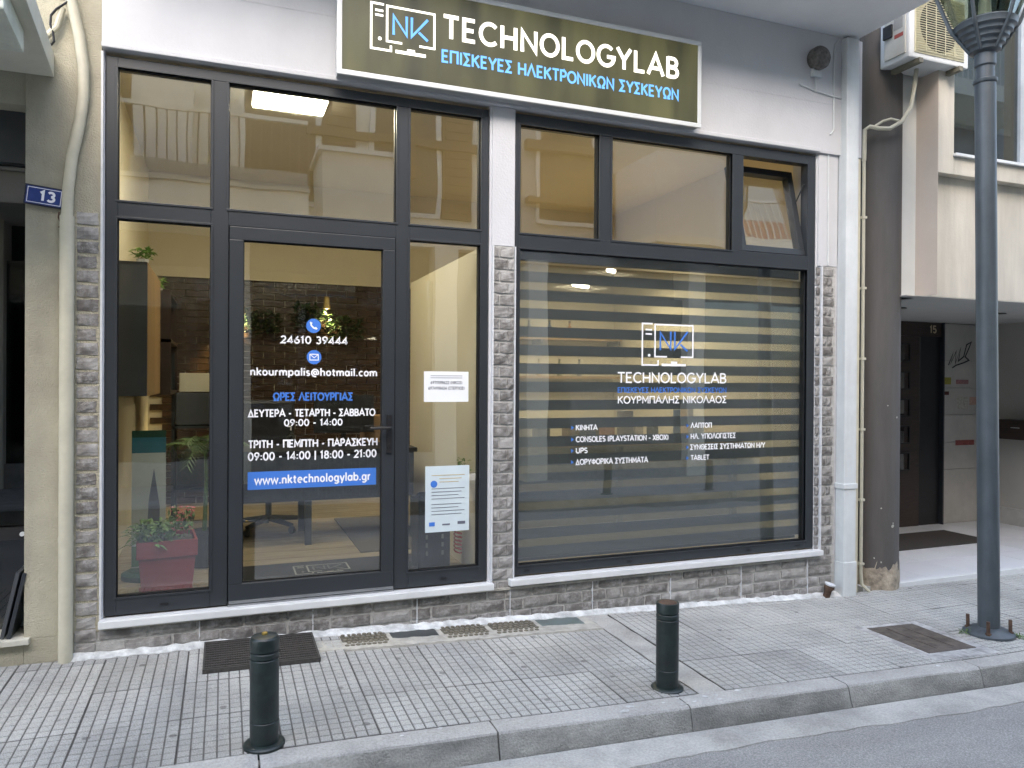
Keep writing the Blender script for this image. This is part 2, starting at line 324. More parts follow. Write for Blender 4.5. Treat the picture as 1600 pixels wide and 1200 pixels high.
def letters(name, parent, m_, s, x0, x1, zb, zt, y, wt=.14, gap=.1):
    W = sum(GL[c][0]+gap for c in s)-gap; sx = (x1-x0)/W; x = x0
    for wd_ in s.split(' '):
        w_ = sum(GL[c][0]+gap for c in wd_)*sx
        if wd_: mb = MB(); text(mb, wd_, x, x+w_-gap*sx, zb, zt, y, wt, gap); o = mb.build(name, m_, parent)
        x += w_+(GL[' '][0]+gap)*sx
    return o
def logo(name, parent, white, blue, x0, z0, s, y, t=.028):
    """computer tower and monitor outline with the letters NK; s = overall width"""
    P = lambda a, b: (x0+a*s, z0+b*s)
    mb = MB(); w = t*s/.42*.42
    def st(pts, mi=0, tt=None): stroke(mb, [P(*p) for p in pts], tt or w, y-.00012*(len(mb.f) % 7), mi)
    st([(.20,.70),(.01,.70),(.01,.02),(.31,.02),(.31,.10)]); st([(.07,.60),(.19,.60)]); st([(.07,.53),(.19,.53)])
    mb.lathe([(w*.75, 0), (w*.75, .0008)], 14, (0, 0, 0)) if False else None
    st(arc(.14,.18,.012,.012,0,360,10), 0, w*.9)
    st([(.48,.16),(.25,.16),(.25,.69),(.985,.69),(.985,.16),(.75,.16)])
    st([(.38,.025),(.85,.025)], 0, w*1.5); st([(.56,.065),(.68,.065)], 0, w*1.4)
    st([(.35,.27),(.35,.56),(.55,.29),(.55,.58)], 1, w*1.25); st([(.63,.58),(.63,.29),(.88,.585)], 1, w*1.25); st([(.74,.37),(.88,.26)], 1, w*1.25)
    return mb.build(name, [white, blue], parent)

# ------------------------------------------------------------------ ground
def zs(x):
    T = [(-60, .4), (-12, .1), (-.7, 0), (.5, -.018), (4.3, -.155), (14, -.24), (60, -.5)]
    for (a, b), (c, d) in zip(T, T[1:]):
        if x <= c: return b+(d-b)*(x-a)/(c-a)
    return T[-1][1]
CF = .012
def gz(x, y): return zs(x)+CF*min(0, y)
XB = [-60, -30, -12, -6, -3, -.7, -.1, .5, 1.5, 2.5, 3.4, 4.3, 6, 9, 14, 30, 60]
def sheet(name, m_, y0, y1, off, ny=1, yf=None):
    vs = []; fs = []
    for x in XB:
        for j in range(ny+1):
            y = y0+(y1-y0)*j/ny; vs.append((x, y, (yf(x, y) if yf else gz(x, y))+off))
    n = ny+1
    for i in range(len(XB)-1):
        for j in range(ny): fs.append((i*n+j, (i+1)*n+j, (i+1)*n+j+1, i*n+j+1))
    return struct(MB().add(vs, fs).build(name, m_))
roadz = lambda x, y: gz(x, -1.44)-.12+.02*(1-((y+3.05)/1.6)**2)
gr = struct(MB().add([(-200,-200,-1.2),(200,-200,-1.2),(200,200,-1.2),(-200,200,-1.2)], [(0,1,2,3)]).build('ground', CONC))
sheet('road', ASPH, -4.62, -1.46, 0, 8, roadz)
walk = sheet('sidewalk', BEIGEM, -1.40, 8, -.022)
# gutter strip with a ragged outer edge
random.seed(3)
vs, fs = [], []; xs_ = [-12+.09*i for i in range(290)]
for x in xs_:
    o = -1.675+.012*math.sin(x*3.1)+random.uniform(-.012, .012)
    vs += [(x, -1.485, roadz(x, -1.5)+.012), (x, o, roadz(x, o)+.006), (x, o-.004, roadz(x, o)-.01)]
for i in range(len(xs_)-1):
    a = i*3; fs += [(a, a+1, a+4, a+3), (a+1, a+2, a+5, a+4)]
struct(MB().add(vs, fs).build('gutter', GUT))
# kerb of separate stones
kerb = struct(bpy.data.objects.new('kerb', None)); col.objects.link(kerb)
kx = -9.715
k_i = 0
while kx < 14:
    L_ = .985
    prof = [(-1.335, .0), (-1.43, -.001), (-1.442, -.004), (-1.449, -.013), (-1.488, -.15), (-1.488, -.3), (-1.335, -.3)]
    vs, fs = [], []; n = len(prof); nx = 6
    for i in range(nx+1):
        x = kx+.004+(L_-.008)*i/nx
        for y, z in prof: vs.append((x, y+(random.uniform(-.004, .004) if y < -1.4 else 0), gz(x, -1.34)+z+random.uniform(-.001, .001)))
    for i in range(nx):
        for j in range(n): fs.append((i*n+j, i*n+(j+1) % n, (i+1)*n+(j+1) % n, (i+1)*n+j))
    fs += [tuple(range(n)), tuple(range(nx*n+n-1, nx*n-1, -1))]
    kb = MB().add(vs, fs); kb.mi = [1 if (q < nx*n and q % n in (3, 4)) else 0 for q in range(len(fs))]; kb.build('kerb_stone', [KTOP, CONCD], kerb, smooth=True)
    kx += L_; k_i += 1
# paving tiles: 8 x 8 raised squares each
def tile_mesh(nx, ny, seed):
    rnd = random.Random(seed); mb = MB(); w = .3975*nx/8; d = .3975*ny/8; c = .05
    mb.box(-w/2, w/2, -d/2, d/2, -.02, -.0030, 1)
    for i in range(nx):
        for j in range(ny):
            x0 = -w/2+i*w/nx; y0 = -d/2+j*d/ny; a = .0030; h = rnd.uniform(-.0008, .0006); b = .006
            X0, X1, Y0, Y1 = x0+a, x0+w/nx-a, y0+a, y0+d/ny-a; e = .0014
            mb.add([(X0,Y0,-.0030),(X1,Y0,-.0030),(X1,Y1,-.0030),(X0,Y1,-.0030),(X0+e,Y0+e,h),(X1-e,Y0+e,h),(X1-e,Y1-e,h),(X0+e,Y1-e,h)],
                   [(4,5,6,7),(0,1,5,4),(1,2,6,5),(2,3,7,6),(3,0,4,7)])
    return mb.mesh('tile', [TILE, DIRT], fix=False)
TM = {(8, 8): [tile_mesh(8, 8, i) for i in range(3)], (8, 4): [tile_mesh(8, 4, 5)], (8, 2): [tile_mesh(8, 2, 6)]}
random.seed(11)
def lay(x, y, key):
    o = put('tile', random.choice(TM[key]), walk); s = (zs(x+.2)-zs(x-.2))/.4
    o.location = (x, y, gz(x, y)+random.uniform(-.0012, .0012)); o.rotation_euler = (CF+random.uniform(-.003, .003), -s+random.uniform(-.003, .003), random.uniform(-.004, .004))
for i in range(-4, 8):
    x = -.37+.4*i
    if x > 2.2: continue
    vault = .6 < x < 2.3
    for y in (-1.128, -.728): lay(x, y, (8, 8))
    if vault: lay(x, -.428, (8, 4))
    else: lay(x, -.328, (8, 8)); lay(x, -.078, (8, 2))
for i in range(16):
    x = 2.605+.4*i
    for y in (-1.128, -.728, -.328): 
        lay(x, y, (8, 8))
    lay(x, -.078, (8, 2))
strip = MB()
vs, fs = [], []
for i in range(15):
    y = -1.335+1.33*i/14; a = .004*math.sin(i*2.3)
    vs += [(2.242+a, y, gz(2.24, y)-.003), (2.395+a, y, gz(2.39, y)-.003), (2.242+a, y, -.2), (2.395+a, y, -.2)]
for i in range(14):
    a = i*4; fs += [(a, a+1, a+5, a+4), (a, a+4, a+6, a+2), (a+1, a+3, a+7, a+5)]
MB().add(vs, fs).build('concrete_strip', GUT, walk)
# white cement fillet along the wall foot
vs, fs = [], []; random.seed(5)
for i in range(131):
    x = -.76+.0398*i; o = .028+random.uniform(0, .022)+.02*max(0, math.sin(x*1.7)); h = .018+random.uniform(0, .012)
    vs += [(x, -.018, gz(x, 0)+h), (x, -.022-o*.4, gz(x, 0)+h*.5), (x, -.02-o, gz(x, 0)+.0015), (x, -.02-o-.002, gz(x, 0)-.01)]
for i in range(130):
    for j in range(3): a = i*4+j; fs.append((a, a+1, a+5, a+4))
MB().add(vs, fs).build('cement_fillet', WHITEM, walk, smooth=True)
# opposite pavement
sheet('opposite_sidewalk', CONC, -12, -4.78, .02, 1, lambda x, y: zs(x))
ok = sheet('opposite_kerb', CONCD, -4.8, -4.62, .02, 1, lambda x, y: zs(x)); 
MB().add([(x, -4.62, zs(x)+.02-d) for x in XB for d in (0, .2)], [(2*i, 2*i+1, 2*i+3, 2*i+2) for i in range(len(XB)-1)]).build('kerb_face', CONCD, ok)

# ------------------------------------------------------------------ shop building
shop = thing('shop_building', 'pale lavender rendered shop front wall with brick cladding below', 'building')
w = MB()
w.box(-.608, 4.62, -.03, .25, 3.215, 4.12)
w.box(1.585, 1.738, -.012, .25, 2.33, 3.215); w.box(1.57, 1.745, .0, .25, .0, 3.215)
w.box(4.2, 4.62, .0, .25, -.3, 3.215); w.box(4.215, 4.4, -.012, .01, 2.36, 3.215)
w.box(-.608, -.595, .0, .25, .1, 3.215)
w.box(-.728, 4.4, .0, .25, -.4, .16)
w.build('wall', WALLP, shop, bevel=.004)
bx('upper_wall', WALLP, shop, -.608, 4.62, -.02, .25, 4.30, 9.2)
MB().box(-.608, 4.56, -.70, .25, 4.121, 4.299).build('balcony_slab', mat('white_soffit_paint', (.78, .79, .80), .85, 0, .05, 2, big=(1.2, .08)), shop, bevel=.01)
bx('balcony_parapet', WALLP, shop, -.6, 4.55, -.69, -.60, 4.30, 5.2)
MB().box(-.608, 4.6, -.032, -.029, 3.59, 3.6).build('render_joint', WALLP, shop)
MB().box(-.608, 4.2, -.045, -.028, 3.215, 3.245).build('lintel_moulding', WALLP, shop, bevel=.006)
for a, b in ((1.55, 1.6), (2.2, 3.55)):
    pass
bx('mortar_bed', MORTAR, shop, -.729, 4.395, -.008, .0, -.35, .148)
bx('mortar_bed', MORTAR, shop, -.729, -.612, -.008, .12, .148, 2.35)
bx('mortar_bed', MORTAR, shop, 1.598, 1.737, -.008, .0, .148, 2.33)
bx('mortar_bed', MORTAR, shop, 4.256, 4.39, -.008, .0, .148, 2.362)
def brick_mesh(L_, H, seed):
    r = random.Random(seed); mb = MB(); nx = max(2, int(L_/.03)); nz = 3; c = .004
    vs = []; fs = []
    for i in range(nx+1):
        for k in range(nz+1):
            e = i in (0, nx) or k in (0, nz)
            vs.append((-L_/2+L_*i/nx+(r.uniform(-.003, .003) if e else 0), -.014+(r.uniform(.003, .007) if e else r.uniform(-.002, .002)), -H/2+H*k/nz+(r.uniform(-.003, .003) if e else 0)))
    n = nz+1
    for i in range(nx):
        for k in range(nz): fs.append((i*n+k, (i+1)*n+k, (i+1)*n+k+1, i*n+k+1))
    per = [i*n for i in range(nx+1)]+[nx*n+k for k in range(1, n)]+[i*n+nz for i in range(nx-1, -1, -1)]+[k for k in range(nz-1, 0, -1)]
    o = len(vs)
    for p in per: vs.append((vs[p][0]*1.01, .002, vs[p][2]))
    for i in range(len(per)): j = (i+1) % len(per); fs.append((per[j], per[i], o+i, o+j))
    return mb.add(vs, fs).mesh('brick', BRICK)
BH = .060; PITCH = .0762
BM = {L_: [brick_mesh(L_, BH, int(L_*1000)+i) for i in range(4)] for L_ in (.228, .165, .11, .1, .088, .04, .034)}
random.seed(21)
def brick(L_, x, z, y=-.006): put('brick', random.choice(BM[L_]), shop, (x, y, z), (random.uniform(-.02, .02), random.uniform(-.012, .012), 0))
for r_ in range(31):                                             # left pilaster
    z = 2.31-.0762*r_
    if z < .15: break
    if r_ % 5 == 3: brick(.088, -.678+.003, z)
    else: brick(.1, -.672, z)
for r_ in range(29):                                             # pilaster between the windows
    z = 2.29-PITCH*r_
    if r_ % 2: brick(.088, 1.646, z); brick(.04, 1.716, z)
    else: brick(.034, 1.617, z); brick(.088, 1.689, z)
for r_ in range(29):                                             # right pilaster and its narrow return
    z = 2.32-PITCH*r_
    if r_ % 3 == 1: brick(.04, 4.28, z); brick(.04, 4.33, z) if r_ % 2 else brick(.034, 4.328, z)
    else: brick(.1, 4.318 if r_ % 2 else 4.312, z)
    brick(.034, 4.22, z, -.001)
for r_ in range(5):                                              # plinth below the sills
    z = .112-PITCH*r_; x = -.612+(.12 if r_ % 2 else 0)
    if r_ < 3: brick(.1 if r_ != 1 else .088, -.676, z)
    while x < 4.36:
        L_ = .228 if random.random() < .72 else (.165 if random.random() < .5 else .11)
        if x+L_ > 4.39: L_ = .11 if x+.11 < 4.4 else .04
        if z+.03 > gz(x, 0)-.01: brick(L_, x+L_/2, z)
        x += L_+.015
for x in (-.12, .49, 1.11, 1.72, 2.31, 2.92, 3.52, 4.13): bx('panel_seam', TRIM, shop, x-.003, x+.003, -.0215, -.005, -.2, .147)
for (x0, x1, z0, z1) in ((-.612, -.6, .19, 3.2), (1.586, 1.597, .19, 2.33), (1.738, 1.746, .2, 2.33), (4.24, 4.255, .2, 2.36)):
    bx('corner_trim', TRIM, shop, x0, x1, -.024, .03, z0, z1, .002)
MB().box(-.612, 1.597, -.062, .03, .148, .19).build('window_sill', MARBLE, shop, bevel=.006)
MB().box(1.706, 4.245, -.062, .03, .16, .202).build('window_sill', MARBLE, shop, bevel=.006)
MB().box(-.60, 4.24, -.03, .0, .134, .1475).build('sill_mortar', BEIGEM, shop)

# ------------------------------------------------------------------ glazed shopfronts
def rect_frame(mb, x0, x1, z0, z1, t, y0, y1, tb=None):
    tb = tb or t
    mb.box(x0, x1, y0, y1, z1-t, z1); mb.box(x0, x1, y0, y1, z0, z0+tb); mb.box(x0, x0+t, y0, y1, z0+tb, z1-t); mb.box(x1-t, x1, y0, y1, z0+tb, z1-t)
def member(par, name, x0, x1, z0, z1, y0=0, y1=.075, m_=None): return bx(name, m_ or ALU, par, x0, x1, y0, y1, z0, z1, .003)
def pane(par, x0, x1, z0, z1, y=.032):
    p = bx('pane', GLASS, par, x0-.004, x1+.004, y, y+.006, z0-.004, z1+.004)
    g = MB(); rect_frame(g, x0-.001, x1+.001, z0-.001, z1+.001, .006, y-.006, y-.0005); g.build('gasket', BLACK, p)
    return p
def bead(par, x0, x1, z0, z1):
    mb = MB(); rect_frame(mb, x0-.012, x1+.012, z0-.012, z1+.012, .012, -.004, .02); return mb.build('glazing_bead', ALU, par, bevel=.0015)
fa = thing('glazed_shopfront', 'dark grey aluminium shopfront with entrance door and opening hours lettering', 'shopfront')
member(fa, 'frame_jamb', -.592, -.534, .2, 3.19); member(fa, 'frame_jamb', 1.51, 1.563, .2, 3.19)
member(fa, 'frame_head', -.534, 1.51, 3.133, 3.19); member(fa, 'mullion', -.071, .022, .2, 3.133, .002); member(fa, 'mullion', .970, 1.058, .2, 3.133, .002)
for x0, x1 in ((-.534, -.071), (.022, .97), (1.058, 1.51)): member(fa, 'transom', x0, x1, 2.332 if x0 == .022 else 2.326, 2.426, .001)
member(fa, 'bottom_rail', -.534, -.071, .2, .296); member(fa, 'bottom_rail', 1.058, 1.51, .2, .296)
for x0, x1, z0, z1 in ((-.534, -.071, 2.426, 3.133), (.022, .97, 2.426, 3.133), (1.058, 1.51, 2.426, 3.133), (-.534, -.071, .296, 2.326), (1.058, 1.51, .296, 2.326)):
    pane(fa, x0, x1, z0, z1); bead(fa, x0, x1, z0, z1)
for x in (-.3, 1.28): bx('drain_slot_cap', BLACK, fa, x-.02, x+.02, -.006, .001, .235, .243)
bx('threshold', mat('brushed_aluminium', (.35, .36, .37), .35, .8), fa, .023, .969, -.012, .08, .180, .2005)
door = MB(); rect_frame(door, .027, .966, .203, 2.329, .074, -.008, .06, .11); door = door.build('door', ALU, fa, bevel=.003)
bead(door, .1, .893, .314, 2.255).name = 'door_bead'
pane(door, .101, .892, .315, 2.254, .026).name = 'door_pane'
bx('kick_strip', mat('brushed_aluminium', (.35, .36, .37), .35, .8), door, .03, .963, -.012, -.0075, .205, .222)
h = MB(); h.box(.918, .948, -.02, -.0085, 1.03, 1.26); h.lathe([(.012, 0), (.012, .05)], 12, (0, 0, 0)) if False else None
h.tube([(.933, -.012, 1.185), (.933, -.05, 1.185), (.925, -.058, 1.185), (.81, -.058, 1.183)], .0095, 8); h.tube([(.933, -.018, 1.075), (.933, -.028, 1.075)], .012, 10)
h.build('door_handle', BLACK, door, smooth=True)
LY = .0235
ds = MB(); rect_frame(ds, .012, .98, .201, 2.345, .024, .0625, .0735); ds.build('door_seal', BLACK, fa)
for s_, x0, x1, zb, zt, m_, wt in (
    ('24610 39444', .305, .688, 1.681, 1.723, VINW, .2), ('nkourmpalis@hotmail.com', .14, .865, 1.493, 1.538, VINW, .19),
    ('ΩΡΕΣ ΛΕΙΤΟΥΡΓΙΑΣ', .266, .72, 1.348, 1.393, VINB, .2), ('ΔΕΥΤΕΡΑ - ΤΕΤΑΡΤΗ - ΣΑΒΒΑΤΟ', .129, .854, 1.255, 1.296, VINW, .2),
    ('09:00 - 14:00', .327, .66, 1.2, 1.238, VINW, .2), ('ΤΡΙΤΗ - ΠΕΜΠΤΗ - ΠΑΡΑΣΚΕΥΗ', .132, .869, 1.076, 1.119, VINW, .2),
    ('09:00 - 14:00 | 18:00 - 21:00', .13, .863, 1.005, 1.05, VINW, .19)):
    letters('lettering', door, m_, s_, x0, x1, zb, zt, LY, wt)
bx('blue_banner', VINB, door, .129, .862, LY, LY+.0008, .838, .94)
letters('lettering', door, VINW, 'www.nktechnologylab.gr', .166, .829, .868, .918, LY-.0012, .17)
for (cx, cz, kind) in ((.49, 1.786, 0), (.494, 1.602, 1)):
    ic = MB().prism([(cx+.042*math.cos(a*.2618), cz+.042*math.sin(a*.2618)) for a in range(24)], 'y', LY, LY+.0008).build('contact_icon', VINB, door)
    mb = MB()
    if kind: stroke(mb, [(cx-.024, cz-.017), (cx-.024, cz+.017), (cx+.024, cz+.017), (cx+.024, cz-.017), (cx-.024, cz-.017)], .005, LY-.001); stroke(mb, [(cx-.022, cz+.015), (cx, cz-.004), (cx+.022, cz+.015)], .004, LY-.0013)
    else: stroke(mb, [(cx-.017, cz+.02), (cx-.013, cz+.002), (cx, cz-.012), (cx+.019, cz-.018)], .009, LY-.001); stroke(mb, [(cx-.02, cz+.021), (cx-.008, cz+.013)], .009, LY-.0013); stroke(mb, [(cx+.02, cz-.02), (cx+.01, cz-.008)], .009, LY-.0016)
    mb.build('icon_symbol', VINW, door)

fb = thing('glazed_shop_window', 'dark grey aluminium shop window with logo lettering and one tilted top light', 'shop window')
member(fb, 'frame_jamb', 1.747, 1.781, .212, 3.195); member(fb, 'frame_jamb', 4.121, 4.195, .212, 3.195)
member(fb, 'frame_head', 1.781, 4.121, 3.124, 3.195); member(fb, 'bottom_rail', 1.781, 4.121, .212, .276)
member(fb, 'transom', 1.781, 4.121, 2.322, 2.428, .001); member(fb, 'mullion', 2.349, 2.45, 2.428, 3.124, .002); member(fb, 'mullion', 3.431, 3.53, 2.428, 3.124, .002)
for x0, x1, z0, z1 in ((1.781, 2.349, 2.428, 3.124), (2.45, 3.431, 2.428, 3.124), (1.781, 4.121, .276, 2.322)): pane(fb, x0, x1, z0, z1); bead(fb, x0, x1, z0, z1)
for x in (1.84, 2.6, 3.6, 4.05): bx('drain_slot_cap', BLACK, fb, x-.018, x+.018, -.006, .001, .236, .244)
sash = MB(); rect_frame(sash, .0, .588, 0, .69, .05, -.012, .05); sash = sash.build('tilted_sash', ALU, fb, loc=(3.532, .03, 2.432), rot=(R(-13), 0, 0), bevel=.003)
bx('sash_pane', GLASS, sash, .046, .542, .016, .022, .046, .644)
mb = MB(); mb.tube([(4.112, .03, 2.98), (4.1, .1, 2.86)], .005); mb.build('stay_arm', ALU, fb)
WY = .0295
for s_, x0, x1, zb, zt, m_, wt in (
    ('TECHNOLOGYLAB', 2.519, 3.414, 1.462, 1.534, VINW, .15), ('ΕΠΙΣΚΕΥΕΣ ΗΛΕΚΤΡΟΝΙΚΩΝ ΣΥΣΚΕΥΩΝ', 2.519, 3.415, 1.394, 1.43, VINB, .17), ('ΚΟΥΡΜΠΑΛΗΣ ΝΙΚΟΛΑΟΣ', 2.52, 3.416, 1.319, 1.369, VINW, .16),
    ('ΚΙΝΗΤΑ', 2.204, 2.365, 1.142, 1.176, VINW, .2), ('CONSOLES (PLAYSTATION - XBOX)', 2.205, 2.926, 1.062, 1.098, VINW, .19), ('UPS', 2.205, 2.291, .987, 1.022, VINW, .2), ('ΔΟΡΥΦΟΡΙΚΑ ΣΥΣΤΗΜΑΤΑ', 2.203, 2.761, .909, .946, VINW, .19),
    ('ΛΑΠΤΟΠ', 3.112, 3.29, 1.142, 1.177, VINW, .2), ('ΗΛ. ΥΠΟΛΟΓΙΣΤΕΣ', 3.112, 3.499, 1.063, 1.1, VINW, .19), ('ΣΥΝΘΕΣΕΙΣ ΣΥΣΤΗΜΑΤΩΝ Η/Υ', 3.108, 3.764, .986, 1.023, VINW, .19), ('TABLET', 3.114, 3.269, .912, .946, VINW, .2)):
    letters('lettering', fb, m_, s_, x0, x1, zb, zt, WY, wt)
for x in (2.17, 3.077):
    for z in (1.159, 1.08, 1.004, .928):
        MB().prism([(x, z-.014), (x+.018, z), (x, z+.014)], 'y', WY, WY+.0008).build('bullet_mark', VINB, fb)
logo('logo', fb, VINW, VINB, 2.706, 1.578, .424, WY, .026)

# ------------------------------------------------------------------ lightbox sign
sg = thing('lightbox_sign', 'long illuminated olive lightbox sign with white shop name and blue subtitle', 'sign')
mb = MB(); mb.box(.602, 3.063, -.118, -.031, 3.232, 3.812); mb.build('sign_housing', mat('silver_sign_profile', (.46, .48, .48), .4, .3, .06), sg, bevel=.003)
mb = MB(); rect_frame(mb, .595, 3.07, 3.225, 3.819, .03, -.130, -.112); mb.build('sign_frame', mat('pale_silver_profile', (.68, .70, .70), .4, .2, .04), sg, bevel=.004)
pm = mat('olive_backlit_panel', (.032, .033, .019), .35, 0, .18, 2.2, emit=(.115, .108, .042), es=.3)
nt = pm.node_tree; nz_ = nt.nodes.new('ShaderNodeTexNoise'); nz_.inputs['Scale'].default_value = 1.6; gm = nt.nodes.new('ShaderNodeNewGeometry'); mp_ = nt.nodes.new('ShaderNodeMapping'); mp_.inputs['Scale'].default_value = (3.2, 1, .5)
nt.links.new(gm.outputs['Position'], mp_.inputs[0]); nt.links.new(mp_.outputs[0], nz_.inputs['Vector'])
mr_ = nt.nodes.new('ShaderNodeMapRange'); mr_.inputs[3].default_value = -.15; mr_.inputs[4].default_value = .37; nt.links.new(nz_.outputs['Fac'], mr_.inputs[0]); nt.links.new(mr_.outputs[0], nt.nodes['Principled BSDF'].inputs['Emission Strength'])
bx('sign_panel', pm, sg, .624, 3.041, -.1255, -.1185, 3.254, 3.79)
EW = emit_mat('backlit_white', (1, .97, .82), .42); EB = emit_mat('backlit_blue', (.14, .42, .95), .21)
SY = -.1285
letters('sign_lettering', sg, EW, 'TECHNOLOGYLAB', 1.227, 2.885, 3.535, 3.673, SY, .175, .16)
letters('sign_lettering', sg, EB, 'ΕΠΙΣΚΕΥΕΣ ΗΛΕΚΤΡΟΝΙΚΩΝ ΣΥΣΚΕΥΩΝ', 1.216, 2.886, 3.388, 3.462, SY, .18, .12)
logo('sign_logo', sg, EW, EB, .787, 3.395, .388, SY, .032)

# ------------------------------------------------------------------ shop interior
IWALL = mat('interior_cream_paint', (.70, .64, .50), .8, 0, .04, 1.5)
FLOORM = mat('pale_oak_floor', (.30, .25, .17), .35, 0, .35, 3, stretch=(1, 9, 1))
DESK = mat('dark_desk_laminate', (.022, .022, .025), .4, 0, .25, 20)
CABD = mat('dark_grey_laminate', (.06, .065, .07), .3, 0, .15, 4)
OAK = mat('oak_veneer', (.30, .19, .09), .5, 0, .25, 4, stretch=(1, 1, .2))
LEAF = mat('leaf_green', (.10, .17, .05), .5, 0, .4, 30, rnd=.2)
room = struct(bpy.data.objects.new('shop_room', None)); col.objects.link(room)
rm = MB(); rm.box(-.8, -.7, .26, 3.9, .0, 3.6); rm.box(-.8, 4.6, 3.7, 3.8, 0, 3.6); rm.box(4.5, 4.6, .26, 3.7, 0, 3.6); rm.box(-.8, 4.6, .26, 3.9, 3.52, 3.62); rm.box(-.7, -.6, .1, .26, .0, 3.52)
rm.build('interior_wall', IWALL, room)
bx('interior_wall', IWALL, room, 1.56, 1.64, .09, 2.1, .19, 2.34)
fl = bx('floor', FLOORM, room, -.7, 4.5, .08, 3.7, .05, .19)
for i in range(16): bx('plank_joint', DIRT, fl, -.69, 4.49, .2+.22*i, .2025+.22*i, .188, .1906)
# dark brick panel of the back wall
bk = MB(); random.seed(9)
for r_ in range(34):
    z = .22+.067*r_; x = -.68+(.11 if r_ % 2 else 0)
    while x < 2.0:
        e = random.uniform(.008, .026); bk.box(x, x+.205, 3.69-e, 3.70, z, z+.06); x += .213
bk = stuff(bk.build('brick_panel', mat('dark_brown_gloss_brick', (.05, .03, .019), .28, 0, .4, 14, .5, 50), room, bevel=0))
bx('panel_cap', IWALL, room, -.7, 2.05, 3.64, 3.7, 2.485, 2.51)
def area(name, parent, loc, rot, size, e, c=(1, .86, .58)):
    l = bpy.data.lights.new(name, 'AREA'); l.energy = e; l.size = size[0]; l.shape = 'RECTANGLE'; l.size_y = size[1]; l.color = c
    o = bpy.data.objects.new(name, l); col.objects.link(o); o.location = loc; o.rotation_euler = rot; o.parent = parent; return o
LAMPE = emit_mat('warm_lamp_glow', (1, .9, .68), 5)
cl = thing('ceiling_light', 'glowing rectangular ceiling light seen above the shop door', 'lamp', (.44, 1.18, 3.52))
bx('housing', VINW, cl, -.26, .26, -.16, .16, -.04, 0); bx('diffuser', LAMPE, cl, -.25, .25, -.15, .15, -.052, -.041)
area('lamp_light', cl, (0, 0, -.06), (0, 0, 0), (.5, .3), 6.5)
def spot_lamp(loc, label, e):
    t = thing('wall_spot_lamp', label, 'lamp', loc, group='spot lamps on the dark brick wall')
    MB().tube([(0, .1, .06), (0, 0, .06)], .008).build('arm', BLACK, t); MB().lathe([(.02, .1), (.028, .08), (.04, -.03)], 14, cap=False).build('shade', mat('brass_shade', (.5, .38, .16), .35, .8), t)
    MB().lathe([(.012, .03), (.024, .01), (.022, -.015), (.008, -.03)], 12).build('bulb', LAMPE, t)
    l = bpy.data.lights.new('spot', 'SPOT'); l.energy = e; l.spot_size = R(95); l.spot_blend = .6; l.color = (1, .74, .32); l.shadow_soft_size = .03
    o = bpy.data.objects.new('spot', l); col.objects.link(o); o.parent = t; o.location = (0, 0, -.035); o.rotation_euler = (R(14), 0, 0)
spot_lamp((1.0, 3.5, 2.24), 'small brass spot lamp shining down the dark brick wall behind the door', 26)
spot_lamp((.16, 3.5, 2.16), 'small brass spot lamp at the left of the dark brick wall', 26)
tl = thing('tube_light', 'glowing tube light seen through the blind, lower left one', 'lamp', (3.3, 2.2, 2.42), (0, 0, .5), 'tube lights behind the blind')
MB().tube([(-.12, 0, 0), (.12, 0, 0)], .022).build('tube', LAMPE, tl); bx('housing', VINW, tl, -.14, .14, -.03, .03, .023, .06)
area('lamp_light', tl, (0, 0, -.03), (0, 0, 0), (.5, .3), 7.5)
t2 = thing('tube_light', 'glowing tube light seen through the blind, upper right one', 'lamp', (3.75, 2.4, 2.62), (0, 0, .5), 'tube lights behind the blind')
MB().tube([(-.06, 0, 0), (.06, 0, 0)], .022).build('tube', LAMPE, t2); bx('housing', VINW, t2, -.08, .08, -.03, .03, .023, .06)
area('lamp_light', t2, (0, 0, -.03), (0, 0, 0), (.5, .3), 7.5)
dk = thing('desk', 'dark desk with black front panel standing inside the shop door', 'desk', (.75, 1.75, .19))
bx('desktop', DESK, dk, -.75, .72, -.3, .35, .70, .735, .004); bx('modesty_panel', DESK, dk, -.72, .70, -.26, -.24, .34, .70)
for x in (-.16, .68): bx('leg', ALU, dk, x, x+.05, -.28, -.23, 0, .34); bx('leg', ALU, dk, x, x+.05, .28, .33, 0, .70)
for i in range(22): bx('panel_rib', DESK, dk, -.70+.064*i, -.66+.064*i, -.266, -.26, .36, .68)
random.seed(41)
for i, (x, z) in enumerate(((.35, 2.05), (.85, 2.12), (1.2, 2.0))):
    iv = thing('wall_plant', ('left', 'middle', 'right')[i]+'most of the dark trailing plants hung on the brick wall', 'plant', (x, 3.56, z), group='trailing plants on the brick wall')
    MB().lathe([(.04, -.05), (.055, .03)], 12).build('pot', BLACK, iv); lf = MB(); leaves(lf, (0, -.02, .0), 220, (.17, .06, .12), .1, .018, .4); lf.build('foliage', mat('dark_leaf', (.025, .055, .02), .45, 0, .4, 30), iv)
mo = thing('desk_monitor', 'black flat monitor standing on the dark desk', 'monitor', (.95, 1.9, .925)); bx('screen', BLACK, mo, -.25, .25, 0, .03, .1, .42, .004); bx('stand_neck', BLACK, mo, -.02, .02, .03, .05, .01, .25); bx('stand_foot', BLACK, mo, -.1, .1, -.06, .1, 0, .012)
tag(bx('carton', mat('brown_cardboard', (.32, .2, .1), .8), None, 1.14, 1.36, 2.0, 2.25, .926, 1.16, .003), 'brown cardboard carton on the desk beside the monitor', 'box')
sb = thing('pump_bottle', 'clear sanitiser pump bottle on the dark desk', 'bottle', (.5, 1.7, .925))
